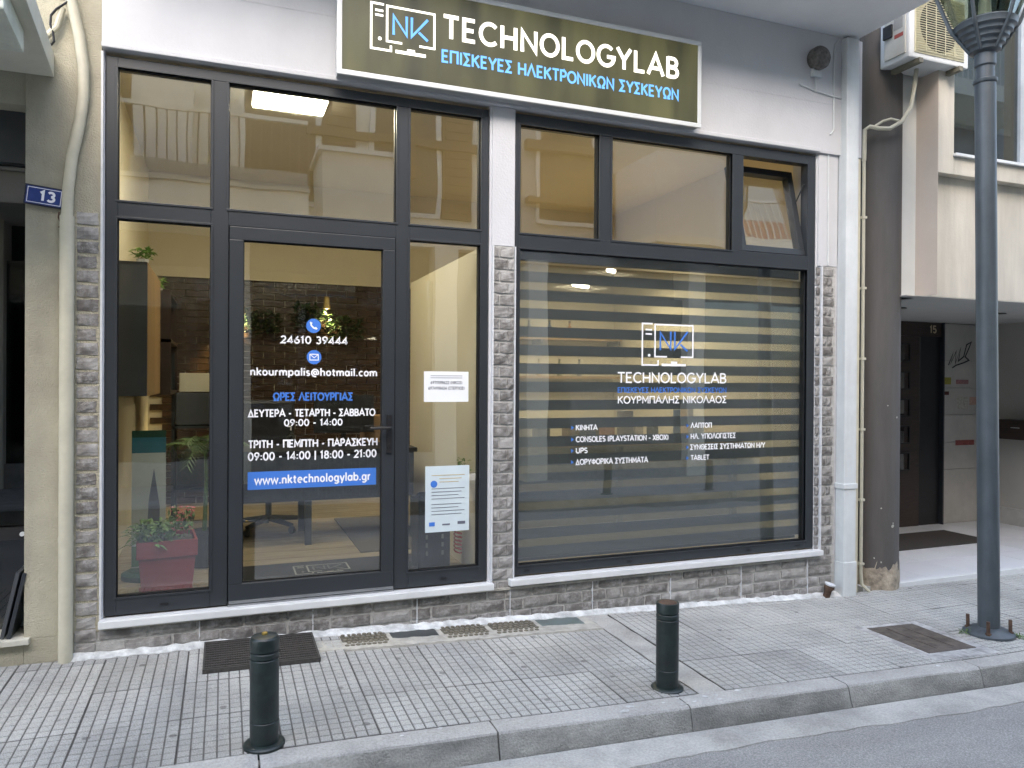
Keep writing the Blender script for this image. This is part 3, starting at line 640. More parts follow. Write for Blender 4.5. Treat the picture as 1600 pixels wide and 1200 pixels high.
MB().lathe([(.032, 0), (.034, .01), (.034, .1), (.014, .125), (.012, .14)], 14).build('bottle', CLEAR, sb, smooth=True); MB().tube([(0,0,.14),(0,0,.17),(-.03,0,.172)], .006).build('pump', VINW, sb)
ch = thing('office_chair', 'black office chair with five star castor base behind the desk', 'chair', (.36, 2.2, .19))
for i in range(5):
    a = i*1.2566+.3; c_, s_ = math.cos(a), math.sin(a)
    MB().tube([(0, 0, .1), (.3*c_, .3*s_, .07)], [.028, .018]).build('base_arm', BLACK, ch)
    MB().tube([(.3*c_-.015*s_, .3*s_+.015*c_, .03), (.3*c_+.015*s_, .3*s_-.015*c_, .03)], .03, 10).build('castor', BLACK, ch)
MB().tube([(0,0,.1),(0,0,.45)], .025).build('column', BLACK, ch); bx('seat', DESK, ch, -.25, .25, -.25, .25, .45, .53, .03); bx('backrest', DESK, ch, -.23, .23, .2, .26, .6, 1.1, .03)
tag(bx('floor_mat', mat('grey_brown_mat', (.085, .075, .062), .95, 0, .2, 60), None, .95, 1.52, 1.06, 2.5, .192, .199), 'grey brown floor mat to the right of the desk', 'mat')
dm = thing('entrance_mat', 'black entrance mat with pale logo just inside the glass door', 'mat', (0, 0, .1925))
bx('mat_body', mat('black_mat_fibre', (.016, .016, .017), .95, 0, .3, 120), dm, .12, 1.3, .25, .88, 0, .009)
lg = logo('mat_logo', dm, mat('pale_mat_print', (.32, .31, .26), .9), mat('grey_mat_print', (.13, .13, .12), .9), 0, 0, .36, 0, .03)
lg.location = (.38, .17, .0098); lg.rotation_euler = (R(-90), 0, 0); lg.scale = (1, 1, .9)
lg.rotation_euler = (R(-90), 0, 0); lg.scale = (1, 1, .9); lg.location = (.44, .53, .0115)
wc = thing('wall_cabinet', 'tall dark grey wall cabinet with oak side left of the door', 'cabinet', (0, 0, 0))
bx('front_panel', CABD, wc, -.698, -.45, .7, .72, 1.36, 2.2); bx('side_panel', OAK, wc, -.468, -.449, .722, 1.73, 1.36, 2.2); bx('carcass', CABD, wc, -.697, -.47, .722, 1.72, 1.37, 2.19)
sh = thing('wall_shelf', 'dark open wall shelf holding boxes beyond the cabinet', 'shelf')
for z in (1.35, 1.75, 2.12): bx('shelf_board', WOODD, sh, -.698, -.38, 1.8, 2.7, z, z+.025)
for y in (1.8, 2.68): bx('upright', WOODD, sh, -.698, -.38, y, y+.02, 1.375, 2.12)
random.seed(4)
for i, c_ in enumerate(('#7a4a34', '#c8c4b4', '#5f8a3a', '#2c2c30')):
    tag(bx('storage_box', mat('box_paint_%d' % i, c_, .7), None, -.66, -.42, 1.84+.2*i, 2.0+.2*i, 1.376 if i % 2 else 1.776, 1.52 if i % 2 else 1.98, .004),
        ('brown', 'off white', 'green', 'black')[i]+' storage box on the dark wall shelf', 'box')
for i, (x, y, z) in enumerate(((-.5, .95, 2.2), (-.5, 2.1, 2.145))):
    p = thing('small_plant', ('small bright green plant on top of the dark cabinet', 'small bright green plant on top of the wall shelf')[i], 'plant', (x, y, z), group='small plants up high')
    MB().lathe([(.03, 0), (.04, .05)], 12).build('pot', VINW, p); lf = MB(); leaves(lf, (0, 0, .08), 60, (.04, .05, .03), .07, .012); lf.build('foliage', mat('bright_leaf', (.16, .30, .05), .5, 0, .3, 30), p)
pr = thing('printer_stand', 'grey metal stand carrying a black and white printer at the back left', 'printer', (-.2, 2.75, .19))
for x in (-.22, .2):
    for y in (-.2, .2): bx('leg', ALU, pr, x, x+.025, y, y+.025, 0, 1.5)
for z in (.3, .85): bx('shelf', ALU, pr, -.22, .22, -.2, .22, z, z+.02)
bx('printer_body', CABD, pr, -.19, .19, -.18, .18, .88, 1.16, .01); bx('paper_tray', mat('cream_plastic', (.62, .58, .46), .5), pr, -.16, .16, -.19, .15, 1.165, 1.33, .01); bx('lower_unit', BLACK, pr, -.18, .18, -.17, .17, .33, .6, .01)
bn = thing('display_banner', 'narrow white roll up banner with teal top and green base by the glass', 'banner', (-.45, .86, .19))
bx('banner_sheet', mat('banner_white', (.50, .54, .48), .6, 0, .1, 5), bn, -.1, .1, 0, .004, .06, .80); bx('banner_header', mat('banner_teal', (.03, .16, .2), .6), bn, -.1, .1, 0, .004, .8, .90); bx('banner_top', mat('banner_green', (.01, .06, .03), .6), bn, -.1, .1, 0, .004, .9, .945)
MB().prism([(-.02, .1), (.06, .1), (.065, .45), (.03, .7), (.0, .5)], 'y', -.002, -.0005).build('printed_figure', mat('print_grey_blue', (.10, .11, .14), .6), bn); bx('printed_patch', mat('print_green', (.08, .2, .06), .6), bn, -.098, -.03, -.002, -.0005, .07, .2)
MB().lathe([(.16, 0), (.16, .03), (.12, .05)], 20).build('base', mat('banner_base_green', (.012, .07, .04), .5), bn)
pl = thing('square_planter', 'square maroon planter with trailing greenery and pink flowers behind the glass', 'planter', (-.315, .40, .192), (0, 0, .1)); pl.scale = (.86, .86, 1.02)
MAR = mat('maroon_plastic', (.28, .055, .062), .45, 0, .1, 5)
pb = MB(); z0, z1 = 0, .30
pb.add([(-.15,-.15,0),(.15,-.15,0),(.15,.15,0),(-.15,.15,0),(-.178,-.178,.27),(.178,-.178,.27),(.178,.178,.27),(-.178,.178,.27)], [(0,3,2,1),(0,1,5,4),(1,2,6,5),(2,3,7,6),(3,0,4,7)])
pb.build('pot_body', MAR, pl)
rf = MB(); 
for (a0, a1, b0, b1) in ((-.188, .188, -.188, -.172), (-.188, .188, .172, .188), (-.188, -.172, -.171, .171), (.172, .188, -.171, .171)): rf.box(a0, a1, b0, b1, .24, .335)
rf.build('pot_rim', MAR, pl, bevel=.003); bx('soil', DIRT, pl, -.17, .17, -.17, .17, .25, .31); bx('saucer', MAR, pl, -.17, .17, -.17, .17, -.0, .012)
random.seed(31)
lf = MB(); leaves(lf, (-.08, -.05, .36), 260, (.13, .13, .05), .09, .014); lf.build('greenery', mat('variegated_leaf', (.09, .17, .04), .5, 0, .5, 40), pl)
lf = MB(); leaves(lf, (.09, -.06, .40), 110, (.08, .1, .07), .07, .010, .8); lf.build('flower_stems', LEAF, pl)
fw = MB()
for _ in range(60):
    c_ = Vector((.1+random.uniform(-.08, .08), -.07+random.uniform(-.09, .09), .44+random.uniform(-.06, .07)))
    for k in range(5): a = k*1.2566; fw.add([c_, c_+Vector((.014*math.cos(a), .014*math.sin(a), .006)), c_+Vector((.014*math.cos(a+.9), .014*math.sin(a+.9), .006))], [(0, 1, 2)])
fw.build('flowers', mat('pink_petal', (.62, .16, .20), .6, 0, .3, 60), pl)
pa = thing('potted_palm', 'slender palm with feathery fronds behind the maroon planter', 'plant', (-.12, 1.05, .19))
MB().lathe([(.09, 0), (.12, .22), (.125, .24)], 18).build('pot', BLACK, pa); pm_ = MB(); fr = MB(); random.seed(12)
pm_.tube([(0,0,.2),(.01,0,.6),(0,.01,.85)], [.016, .012, .009]).build('stem', LEAF, pa)
for i in range(15):
    a = random.uniform(0, 6.28); el = random.uniform(.1, 1.1); L_ = random.uniform(.28, .42); base = Vector((0, .01, .75+random.uniform(0, .12))); pv = base
    for k in range(13):
        t_ = (k+1)/13; p_ = base+Vector((math.cos(a)*math.cos(el)*L_*t_, math.sin(a)*math.cos(el)*L_*t_, math.sin(el)*L_*t_-L_*.55*t_*t_)); d = (p_-pv).normalized(); s = d.cross(Vector((0,0,1))).normalized()
        for sg_ in (-1, 1):
            tip = p_+s*sg_*.10*(1-.5*t_)+d*.06+Vector((0,0,-.02)); fr.add([p_-d*.008, p_+d*.008, tip], [(0, 1, 2)])
        fr.tube([pv, p_], .0025, 4); pv = p_
fr.build('fronds', LEAF, pa)
cb = thing('black_bin', 'black slotted plastic bin with sloped lid beside the lower notice', 'bin', (1.33, .5, .19))
MB().prism([(-.1, 0), (.1, 0), (.1, .46), (-.1, .53)], 'x', -.11, .11).build('bin_body', BLACK, cb)
for i in range(6):
    for k in (0, 1): bx('slot', mat('slot_grey', (.25, .24, .2), .7), cb, -.06+.11*k, -.045+.11*k, -.1015, -.0995, .1+.055*i, .13+.055*i)
hs = thing('coiled_hose', 'coiled red hose hanging on the partition beside the black bin', 'hose', (1.53, .42, .3))
MB().tube([(-.028+.022*math.cos(i*.55), .07*math.sin(i*.55)*(1-.002*i), .36-.0023*i) for i in range(160)], .0055, 6).build('hose_coil', mat('red_rubber', (.45, .05, .03), .5), hs, smooth=True)
pp = thing('hanging_plant', 'small dark hanging plant above the red hose', 'plant', (1.49, .3, .84)); lf = MB(); leaves(lf, (0, 0, .05), 50, (.03, .04, .05), .05, .008); lf.build('foliage', LEAF, pp); MB().lathe([(.02, -.02), (.03, .03)], 10).build('pot', BLACK, pp)
# two notices taped to the glass
n1 = thing('paper_notice', 'small white paper notice with two phone numbers taped to the glass', 'notice', (0, .0305, 0))
bx('sheet', PAPER, n1, 1.158, 1.447, 0, .0008, 1.336, 1.526)
for s_, x0, x1, z, h_ in (('6971598622 (ΝΙΚΟΣ)', 1.20, 1.405, 1.448, .018), ('6974918424 (ΣΤΕΡΓΙΟΣ)', 1.185, 1.42, 1.413, .018)): letters('print', n1, INK, s_, x0, x1, z, z+h_, -.0012, .15)
for z in (1.498, 1.485): bx('print', INK, n1, 1.2, 1.405, -.0012, -.0004, z, z+.0025)
n2 = thing('paper_notice', 'larger pale blue printed notice with logos along its foot taped to the glass', 'notice', (0, .0305, 0))
bx('sheet', mat('pale_blue_paper', (.58, .68, .72), .6, 0, .04), n2, 1.170, 1.456, 0, .0008, .522, .935)
for i in range(11): bx('print', INK if i > 2 else mat('ochre_ink', (.5, .38, .15), .8), n2, 1.21+(.05 if i in (1, 2) else 0), 1.425-.02*(i % 3), -.0012, -.0004, .875-.021*i-(.02 if i > 2 else 0)-(.014 if i > 6 else 0), .8785-.021*i-(.02 if i > 2 else 0)-(.014 if i > 6 else 0))
MB().prism([(1.225+.022*math.cos(a*.35), .823+.022*math.sin(a*.35)) for a in range(18)], 'y', -.0012, -.0004).build('seal', VINB, n2); bx('flag_mark', VINB, n2, 1.195, 1.232, -.0012, -.0004, .56, .585)
bx('foot_mark', INK, n2, 1.28, 1.33, -.0012, -.0004, .562, .572); bx('foot_mark', INK, n2, 1.38, 1.43, -.0012, -.0004, .565, .583)
# zebra blind
bl = thing('zebra_blind', 'dark grey striped roller blind behind the large shop window', 'blind', (0, .10, 0))
OPQ = mat('dark_blind_fabric', (.085, .092, .092), .8, 0, .1, 60)
SHE = bpy.data.materials.new('sheer_blind_mesh'); SHE.use_nodes = True; N = SHE.node_tree.nodes; b_ = N['Principled BSDF']; b_.inputs['Base Color'].default_value = (.30, .28, .22, 1); b_.inputs['Alpha'].default_value = .40; b_.inputs['Roughness'].default_value = .9
bx('head_rail', CABD, bl, 1.79, 4.115, -.02, .06, 2.26, 2.33); z = 2.25
while z > .32:
    bx('sheer_band', SHE, bl, 1.77, 4.165, 0, .0012, z-.052, z); z -= .052
    bx('opaque_band', OPQ, bl, 1.77, 4.165, -.0006, .0018, z-.070, z); z -= .070
bx('bottom_bar', CABD, bl, 1.80, 4.105, -.008, .01, z-.02, z)
# work room behind the blind
wb = thing('workbench', 'long cluttered workbench seen through the blind', 'workbench', (0, 0, .19))
bx('bench_top', OAK, wb, 2.0, 4.48, 1.2, 1.95, .72, .76); bx('bench_front', mat('tan_bench_front', (.20, .165, .11), .6, 0, .15, 3), wb, 2.02, 4.46, 1.3, 1.33, .05, .72)
for x in (2.05, 3.2, 4.4): bx('leg', ALU, wb, x, x+.05, 1.24, 1.29, 0, .72)
ws = thing('wall_shelf', 'oak wall shelf with bottles seen through the blind', 'shelf', (0, 0, 0)); bx('shelf_board', OAK, ws, 2.3, 4.45, 3.4, 3.69, 1.95, 1.98); bx('shelf_board', OAK, ws, 2.3, 4.45, 3.4, 3.69, 1.5, 1.53)
for x in (2.35, 3.4, 4.4): bx('bracket', BLACK, ws, x, x+.03, 3.42, 3.69, 1.9, 1.95)
random.seed(77)
names = ['amber', 'grey', 'white', 'black', 'tan', 'blue', 'olive']
cs = ['#a8763a', '#77787a', '#c9c5b8', '#26262a', '#b49a6a', '#31507a', '#6a6a3c']
for i in range(14):
    x = 2.15+.165*i+random.uniform(-.03, .03); c_ = i % 7; w_ = random.uniform(.05, .13); h_ = random.uniform(.08, .3); y = random.uniform(1.3, 1.75)
    o = bx('parts_box', mat('box_'+names[c_], cs[c_], .6), None, x, x+w_, y, y+.12, .951, .951+h_, .004); o.rotation_euler = (0, 0, 0)
    tag(o, names[c_]+' parts box on the workbench behind the blind, '+('left' if i < 7 else 'right')+' half', 'box', 'parts boxes on the workbench')
for i in range(9):
    x = 2.9+.13*i; t = thing('bottle', 'small '+names[i % 7]+' bottle on the '+('upper' if i % 2 else 'lower')+' oak shelf behind the blind', 'bottle', (x, 3.52, 1.98 if i % 2 else 1.53), group='bottles on the oak shelf')
    MB().lathe([(.03, 0), (.03, .12), (.012, .15), (.012, .18)], 10).build('body', mat('box_'+names[i % 7], cs[i % 7], .5), t); MB().lathe([(.014, .181), (.014, .2)], 8).build('cap', BLACK, t)

# ------------------------------------------------------------------ left neighbour
lb = thing('beige_building', 'beige stuccoed neighbouring building at the left with a dark shop opening', 'building')
lw = MB(); lw.box(-.955, -.609, -.012, .25, .125, 9); lw.box(-.9551, -.73, -.012, .25, -.3, .125); lw.box(-4.5, -.9551, -.012, .25, -.3, .105); lw.box(-4.5, -.9551, .0, .25, 2.87, 9); lw.box(-8, -4.5, -.012, .25, -.3, 9); lw.box(-.735, -.613, .0, .25, -.3, .13)
lw.build('wall', STUCCO, lb, bevel=.004)
bx('stone_threshold', mat('worn_marble', (.5, .49, .42), .6, 0, .15, 8, .3, 60), lb, -4.5, -.925, -.05, .3, .105, .135, .004)
bx('shop_glass', glass_mat('dark_shop_glass', .09, (.3, .32, .32)), lb, -4.5, -.956, .17, .176, .136, 2.6)
bx('dark_interior', mat('dark_interior', (.012, .011, .010), .8, 0, .4, 3), lb, -4.5, -.956, .9, 1.0, .1, 2.87); bx('interior_floor', DIRT, lb, -4.5, -.956, .25, .9, .05, .13)
bx('roller_box', CABD, lb, -4.5, -.956, .12, .25, 2.6, 2.87); bx('horizontal_bar', BLACK, lb, -4.5, -.956, .1, .15, .62, .68)
MB().tube([(-.985, .098, .65), (-.985, .085, .65)], .012).build('bolt_head', TRIM, lb)
sl = MB(); sl.add([(-.828, -.012, 3.03), (-.76, -1.0, 3.03), (-4.5, -1.0, 3.03), (-4.5, -.012, 3.03), (-.828, -.012, 3.15), (-.76, -1.0, 3.15), (-4.5, -1.0, 3.15), (-4.5, -.012, 3.15)], [(0,1,2,3),(4,7,6,5),(0,4,5,1),(1,5,6,2),(2,6,7,3),(3,7,4,0)])
sl.build('balcony_slab', mat('pale_cream_paint', (.58, .58, .50), .8, 0, .08, 4, .2, 60), lb, bevel=.004)
sl = MB(); sl.add([(-.845, -.56, 2.93), (-.82, -1.0, 2.93), (-4.5, -1.0, 2.93), (-4.5, -.56, 2.93), (-.845, -.56, 3.029), (-.82, -1.0, 3.029), (-4.5, -1.0, 3.029), (-4.5, -.56, 3.029)], [(0,1,2,3),(4,7,6,5),(0,4,5,1),(1,5,6,2),(2,6,7,3),(3,7,4,0)])
sl.build('balcony_beam', mat('rough_white_render', (.60, .64, .56), .9, 0, .1, 6, .8, 40), lb, bevel=.006)
lean = thing('leaning_panel', 'dark glazed panel leaning in the opening of the beige building', 'panel', (-1.03, -.02, .136), (0, R(12), 0))
for i in range(2): bx('panel_sheet', (CABD, ALU)[i], lean, -.03+.03*i, -.012+.03*i, 0, .22, 0, .34, .002)
dp = thing('downpipe', 'beige painted downpipe bending beside the left brick pilaster', 'pipe')
MB().tube([(-.762, -.045, -.01), (-.762, -.045, 2.31)], .034, 16).build('lower_pipe', PIPEB, dp, smooth=True)
MB().tube([(-.762, -.045, 2.30), (-.757, -.045, 2.45), (-.74, -.045, 2.62), (-.705, -.045, 2.8), (-.688, -.045, 2.95), (-.69, -.045, 3.1), (-.71, -.045, 3.25), (-.745, -.045, 3.42), (-.79, -.045, 3.6), (-.8, -.045, 3.9)], .027, 14).build('upper_pipe', PIPEB, dp, smooth=True)
for z in (.62, 1.9): MB().lathe([(.0355, 0), (.0355, .03)], 16, (-.762, -.045, z)).build('joint_collar', PIPEB, dp)
MB().tube([(-.90, -.045, 3.2), (-.86, -.045, 3.22), (-.81, -.045, 3.28), (-.785, -.045, 3.38)], .016, 10).build('branch_pipe', PIPEB, dp, smooth=True)
tag(MB().tube([(-.755, -.05, 3.6), (-.76, -.06, 3.41), (-.81, -.06, 3.365), (-.835, -.055, 3.33), (-.838, -.055, 3.28), (-.825, -.055, 3.24), (-.822, -.05, 3.20), (-.835, -.04, 3.185), (-.855, -.04, 3.20)], .006, 6).build('loose_cable', BLACK, None, smooth=True), 'loose black cable looping beside the bent beige pipe', 'cable')
np_ = thing('house_number_plate', 'tilted dark blue house number plate reading 13', 'sign', (-.866, -.03, 2.404), (0, R(6), 0))
bx('plate', mat('dark_plate_edge', (.02, .022, .04), .5), np_, -.09, .09, -.004, .004, -.052, .052, .002)
bx('enamel_face', mat('blue_enamel', (.02, .045, .20), .3, 0, .2, 20), np_, -.082, .082, -.0055, -.0042, -.045, .045)
nb = MB(); stroke(nb, [(-.075, -.038), (.075, -.038), (.075, .038), (-.075, .038), (-.075, -.038)], .003, -.0068); text(nb, '13', -.02, .05, -.024, .026, -.0068, .24); nb.build('numerals', VINW, np_)
tag(MB().tube([(-.80, -.035, 2.33), (-.80, -.05, 2.30), (-.785, -.05, 2.26), (-.80, -.04, 2.25)], .004, 6).build('wire_hook', RUST, None), 'rusty wire hook below the number plate', 'hook')

# ------------------------------------------------------------------ right edge of the shop and column
wp = thing('white_downpipe', 'white square downpipe at the right end of the shop front', 'pipe')
bx('pipe_shaft', PIPEW, wp, 4.41, 4.53, -.09, -.002, -.16, 4.1, .008); bx('pipe_collar', PIPEW, wp, 4.402, 4.538, -.098, -.001, .66, .70, .004); bx('pipe_shoe', PIPEW, wp, 4.405, 4.535, -.095, -.0015, -.17, .1, .004)
bx('cream_strip', mat('cream_pier_paint', (.60, .58, .46), .8, 0, .12, 5), shop, 4.535, 4.622, -.02, .26, -.3, 4.11)
cd = thing('cable_conduit', 'thin beige cable conduit clipped beside the dark column', 'conduit')
MB().tube([(4.645, -.03, 3.2), (4.645, -.03, 0), (4.65, -.035, -.1), (4.70, -.06, -.155)], .0125, 8).build('conduit_tube', PIPEB, cd, smooth=True)
for z in (.05, .55, 1.1, 1.65, 2.2, 2.75): bx('clip', PIPEB, cd, 4.625, 4.667, -.045, -.016, z, z+.018)
for k, pts in enumerate(([(4.0, -.036, 3.70), (4.15, -.036, 3.67), (4.30, -.036, 3.655), (4.41, -.036, 3.65)], [(4.385, -.036, 4.1), (4.34, -.036, 4.05), (4.33, -.036, 3.9), (4.335, -.036, 3.4), (4.30, -.036, 3.36)], [(4.30, -.018, 3.34), (4.305, -.018, 2.37)])):
    tag(MB().tube(pts, .006, 6).build('painted_cable', PIPEW, None, smooth=True), ('white painted cable running level under the wall lamp', 'white painted cable rising to the balcony soffit', 'white painted cable dropping to the right brick pilaster')[k], 'cable')
wlp = thing('wall_lamp', 'weathered round wall lamp fitting above the shop window', 'lamp', (4.15, -.03, 3.9))
MB().lathe([(.075, 0), (.085, .02), (.085, .07), (.07, .09), (.04, .095)], 18).build('lamp_body', mat('weathered_grey_metal', (.14, .13, .12), .8, .3, .5, 30, .5, 60), wlp, rot=(R(90), 0, 0), smooth=True)
bx('mount', PIPEW, wlp, -.04, .04, -.03, 0, -.13, -.06); MB().tube([(0, -.01, -.12), (.0, -.01, -.24)], .006).build('lead', PIPEW, wlp)
stb = thing('pipe_stub', 'rusty capped pipe stub leaning out of the pavement at the wall foot', 'pipe', (4.27, -.06, -.16), (R(10), R(12), 0))
MB().lathe([(.026, -.02), (.026, .06), (.036, .075), (.036, .1)], 16).build('stub', RUST, stb, smooth=True); MB().lathe([(.038, .1), (.04, .112), (.02, .118)], 16).build('cap', TRIM, stb, smooth=True)
cl_ = thing('round_column', 'dark brown painted round column with bare chipped foot', 'column', (4.93, .12, 0))
MB().lathe([(.188, -.02), (.188, 2.0), (.188, 5.0)], 40).build('column_shaft', mat('brown_grey_column_paint', (.09, .083, .077), .75, 0, .12, 3, .12, 30, stretch=(4, 4, .6)), cl_, smooth=True)
rg = MB(); prof = [(.195, -.3), (.193, -.06), (.19, .0), (.1885, .025)]
rg.lathe(prof, 40); rg.v = [(x+.004*math.sin(x*90+z*70), y+.004*math.cos(y*80), z+(.03*math.sin(8*math.atan2(y, x))+.018*math.sin(19*math.atan2(y, x)) if z > -.05 else 0)) for x, y, z in rg.v]
rg.build('bare_foot', mat('bare_plaster', (.36, .31, .24), .95, 0, .5, 14, .9, 40), cl_, smooth=True)
random.seed(8)
for i in range(9):
    a = R(-90+random.uniform(-55, 55)); z = random.uniform(.05, .5) if i < 7 else random.uniform(1.1, 1.3); r_ = .1905; c_ = Vector((r_*math.cos(a), r_*math.sin(a), z)); u = Vector((-math.sin(a), math.cos(a), 0)); s_ = random.uniform(.006, .016)
    MB().add([c_+u*s_*random.uniform(.6, 1.2)*math.cos(k*1.05)+Vector((0, 0, s_*random.uniform(.6, 1.2)*math.sin(k*1.05))) for k in range(6)], [(0, 1, 2, 3, 4, 5)]).build('paint_chip', BEIGEM, cl_)

# ------------------------------------------------------------------ right neighbour with entrance recess
rb = thing('cream_building', 'cream apartment building at the right with recessed tiled entrance', 'building')
mb = MB(); mb.box(5.0, 5.23, -.0, .3, 2.16, 9); mb.build('side_wall', mat('bluish_white_wall', (.60, .62, .60), .85, 0, .06, 2), rb)
mb = MB(); mb.box(5.23, 12, -.12, .3, 2.165, 3.13); mb.build('bay_wall', CREAMW, rb, bevel=.004)
mb = MB(); mb.box(5.23, 5.40, -.2, .3, 3.13, 9); mb.box(5.40, 6.42, -.2, .3, 3.13, 3.27); mb.box(6.42, 12, -.2, .3, 3.13, 9); mb.box(5.4, 6.42, -.2, .3, 4.9, 9); mb.build('upper_bay', CREAMW, rb, bevel=.004)
bx('bay_return', PINKW, rb, 5.226, 5.2299, -.199, .0, 2.17, 9)
bx('window_sill', MARBLE, rb, 5.39, 6.45, -.23, .02, 3.271, 3.295, .003)
wd = MB(); rect_frame(wd, 5.40, 6.42, 3.296, 4.9, .06, -.06, .0); wd = wd.build('window_frame', mat('pale_blue_grey_frame', (.45, .5, .55), .5), rb); bx('window_pane', glass_mat('dark_window_glass', .14, (.5, .53, .52)), wd, 5.45, 6.37, -.035, -.029, 3.35, 4.85); bx('roller_shutter', mat('shutter_green_grey', (.42, .46, .42), .6), wd, 5.45, 6.37, .03, .05, 3.62, 4.85); bx('dark_room', BLACK, wd, 5.4, 6.42, .2, .21, 3.3, 4.9)
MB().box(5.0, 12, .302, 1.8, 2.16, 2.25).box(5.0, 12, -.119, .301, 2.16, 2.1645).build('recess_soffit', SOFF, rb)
for i, (x, y) in enumerate(((5.75, .62), (7.05, .62), (5.9, 1.35))): MB().lathe([(.065, 0), (.065, .008), (.05, .01)], 20, (x, y, 2.149)).build('downlight', mat('downlight_ring', (.10, .09, .08), .4, .5), rb)
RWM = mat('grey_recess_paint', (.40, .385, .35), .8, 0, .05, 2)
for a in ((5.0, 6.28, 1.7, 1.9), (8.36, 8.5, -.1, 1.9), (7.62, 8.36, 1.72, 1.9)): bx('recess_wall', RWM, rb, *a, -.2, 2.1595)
bx('skirting', mat('grey_stone_skirting', (.42, .41, .38), .6, 0, .1, 8), rb, 8.335, 8.3595, .0, 1.7, -.13, .06)
z = -.128
for i, h_ in enumerate((.62, .31, .31, .31, .31, .42)):
    bx('stone_tile', mat('beige_stone_tile', (.42, .40, .36), .6, 0, .1, 5, rnd=.06), rb, 7.625, 8.357, 1.695, 1.7195, z+.003, min(2.158, z+h_-.003), .002); z += h_
fl2 = bx('recess_floor', MORTAR, rb, 4.7, 12, .0, 1.75, -.3, -.137)
FT = mat('white_floor_tile', (.62, .63, .65), .3, 0, .05, 3, rnd=.05)
for i in range(9):
    for j in range(4):
        bx('floor_tile', FT, fl2, 4.98+.45*i, 5.425+.45*i, .03+.43*j, .455+.43*j, -.1369, -.128, .0015)
bx('entrance_step', MARBLE, rb, 5.0, 12, -.03, .028, -.3, -.127, .004)
dr = thing('entrance_door', 'dark brown entrance door with five small glass panes in the recess', 'door', (0, 1.66, 0))
bx('door_frame', WOODD, dr, 6.28, 7.62, .03, .1, 2.0, 2.158); bx('door_leaf', WOODD, dr, 6.3, 7.28, .035, .08, -.128, 1.999, .003); bx('side_light', BLACK, dr, 7.30, 7.6, .05, .09, -.128, 1.999); bx('frame_post', ALU, dr, 7.602, 7.621, -.0, .1, -.128, 2.158)
for z in (1.81, 1.5, 1.2, .9, .6):
    p = bx('door_pane', glass_mat('door_pane_glass', .2, (.12, .14, .14)), dr, 6.75, 7.03, .02, .026, z-.085, z+.085); f_ = MB(); rect_frame(f_, 6.74, 7.12, z-.1, z+.1, .014, .018, .034); f_.build('pane_frame', BLACK, p)
letters('number_15', dr, mat('brass_number', (.5, .42, .28), .4, .6), '15', 7.42, 7.52, 2.04, 2.12, .028, .2)
tag(bx('door_mat', mat('dark_brown_mat', (.035, .03, .026), .95, 0, .3, 90), None, 5.6, 7.3, .82, 1.40, -.1275, -.118, .003), 'dark brown door mat on the white entrance tiles', 'mat')
gf = MB(); random.seed(2); px_, pz_ = 7.72, 1.68; pts = [(0,0),(.06,.14),(.03,.02),(.1,.16),(.09,.02),(.16,.2),(.13,.05),(.2,.1),(.24,.24),(.3,.27),(.27,.2),(.22,.1),(.27,.06),(.2,.03),(.1,0),(.05,-.03)]
stroke(gf, [(px_+a*1.2, pz_+b*1.0) for a, b in pts], .016, 1.6935); gf.build('graffiti_tag', BLACK, rb)
random.seed(6)
for i, (x, z, w_, h_, c_, nm) in enumerate(((7.66, 1.50, .1, .08, '#8f8a3c', 'round yellow'), (7.84, 1.49, .2, .05, '#96706e', 'pink'), (7.66, 1.36, .07, .04, '#4a2420', 'dark red'), (8.06, 1.27, .12, .09, '#b09080', 'tan'), (7.84, .79, .3, .06, '#8a4a44', 'long red'), (7.86, 1.25, .17, .14, '#a8a698', 'faded grey'))):
    tag(bx('sticker', mat('sticker_%d' % i, c_, .7, 0, .3, 60), None, x, x+w_, 1.6925, 1.6945, z-h_/2, z+h_/2), nm+' sticker on the stone tiles beside the entrance door', 'sticker')
mbx = thing('mailbox_rail', 'long dark brown mailbox unit on the right wall of the recess', 'mailbox', (8.335, 0, 0)); bx('box_body', WOODD, mbx, -.14, .024, .1, 1.45, .85, 1.07, .004)
for i in range(6): bx('letter_slot', TRIM, mbx, -.1425, -.1395, .2+.2*i, .3+.2*i, .98, .986)
ac = thing('air_conditioner', 'white outdoor air conditioner unit on brackets beside the lamp', 'air conditioner', (4.80, -.30, 3.93))
ACW = mat('white_enamel', (.66, .68, .68), .4, 0, .05, 5); ACG = mat('yellowed_grille', (.55, .52, .36), .5, 0, .06)
bx('casing', ACW, ac, 0, .62, 0, .27, 0, .54, .012)
bx('grille_plate', ACG, ac, .05, .57, -.006, -.0005, .04, .5, .004)
MB().prism([(.30+.2*math.cos(a*.2618), .27+.2*math.sin(a*.2618)) for a in range(24)], 'y', -.009, -.0030).build('fan_opening', mat('fan_shadow', (.03, .03, .028), .6), ac)
for i in range(24): bx('grille_wire', ACG, ac, .06, .56, -.016, -.011, .06+.018*i, .0645+.018*i)
for x in (.15, .25, .35, .45): bx('grille_rib', ACG, ac, x, x+.006, -.019, -.0165, .05, .49)
bx('service_cover', mat('aged_white_plastic', (.48, .48, .44), .5), ac, -.012, -.001, .03, .22, .04, .4, .004); bx('valve_block', BLACK, ac, -.03, -.0125, .14, .22, .2, .3, .004); bx('rating_label', mat('grey_label', (.3, .3, .28), .6), ac, -.0135, -.0122, .05, .13, .24, .4); bx('warning_label', mat('red_label', (.30, .06, .045), .6), ac, -.0136, -.0122, .045, .125, .175, .205)
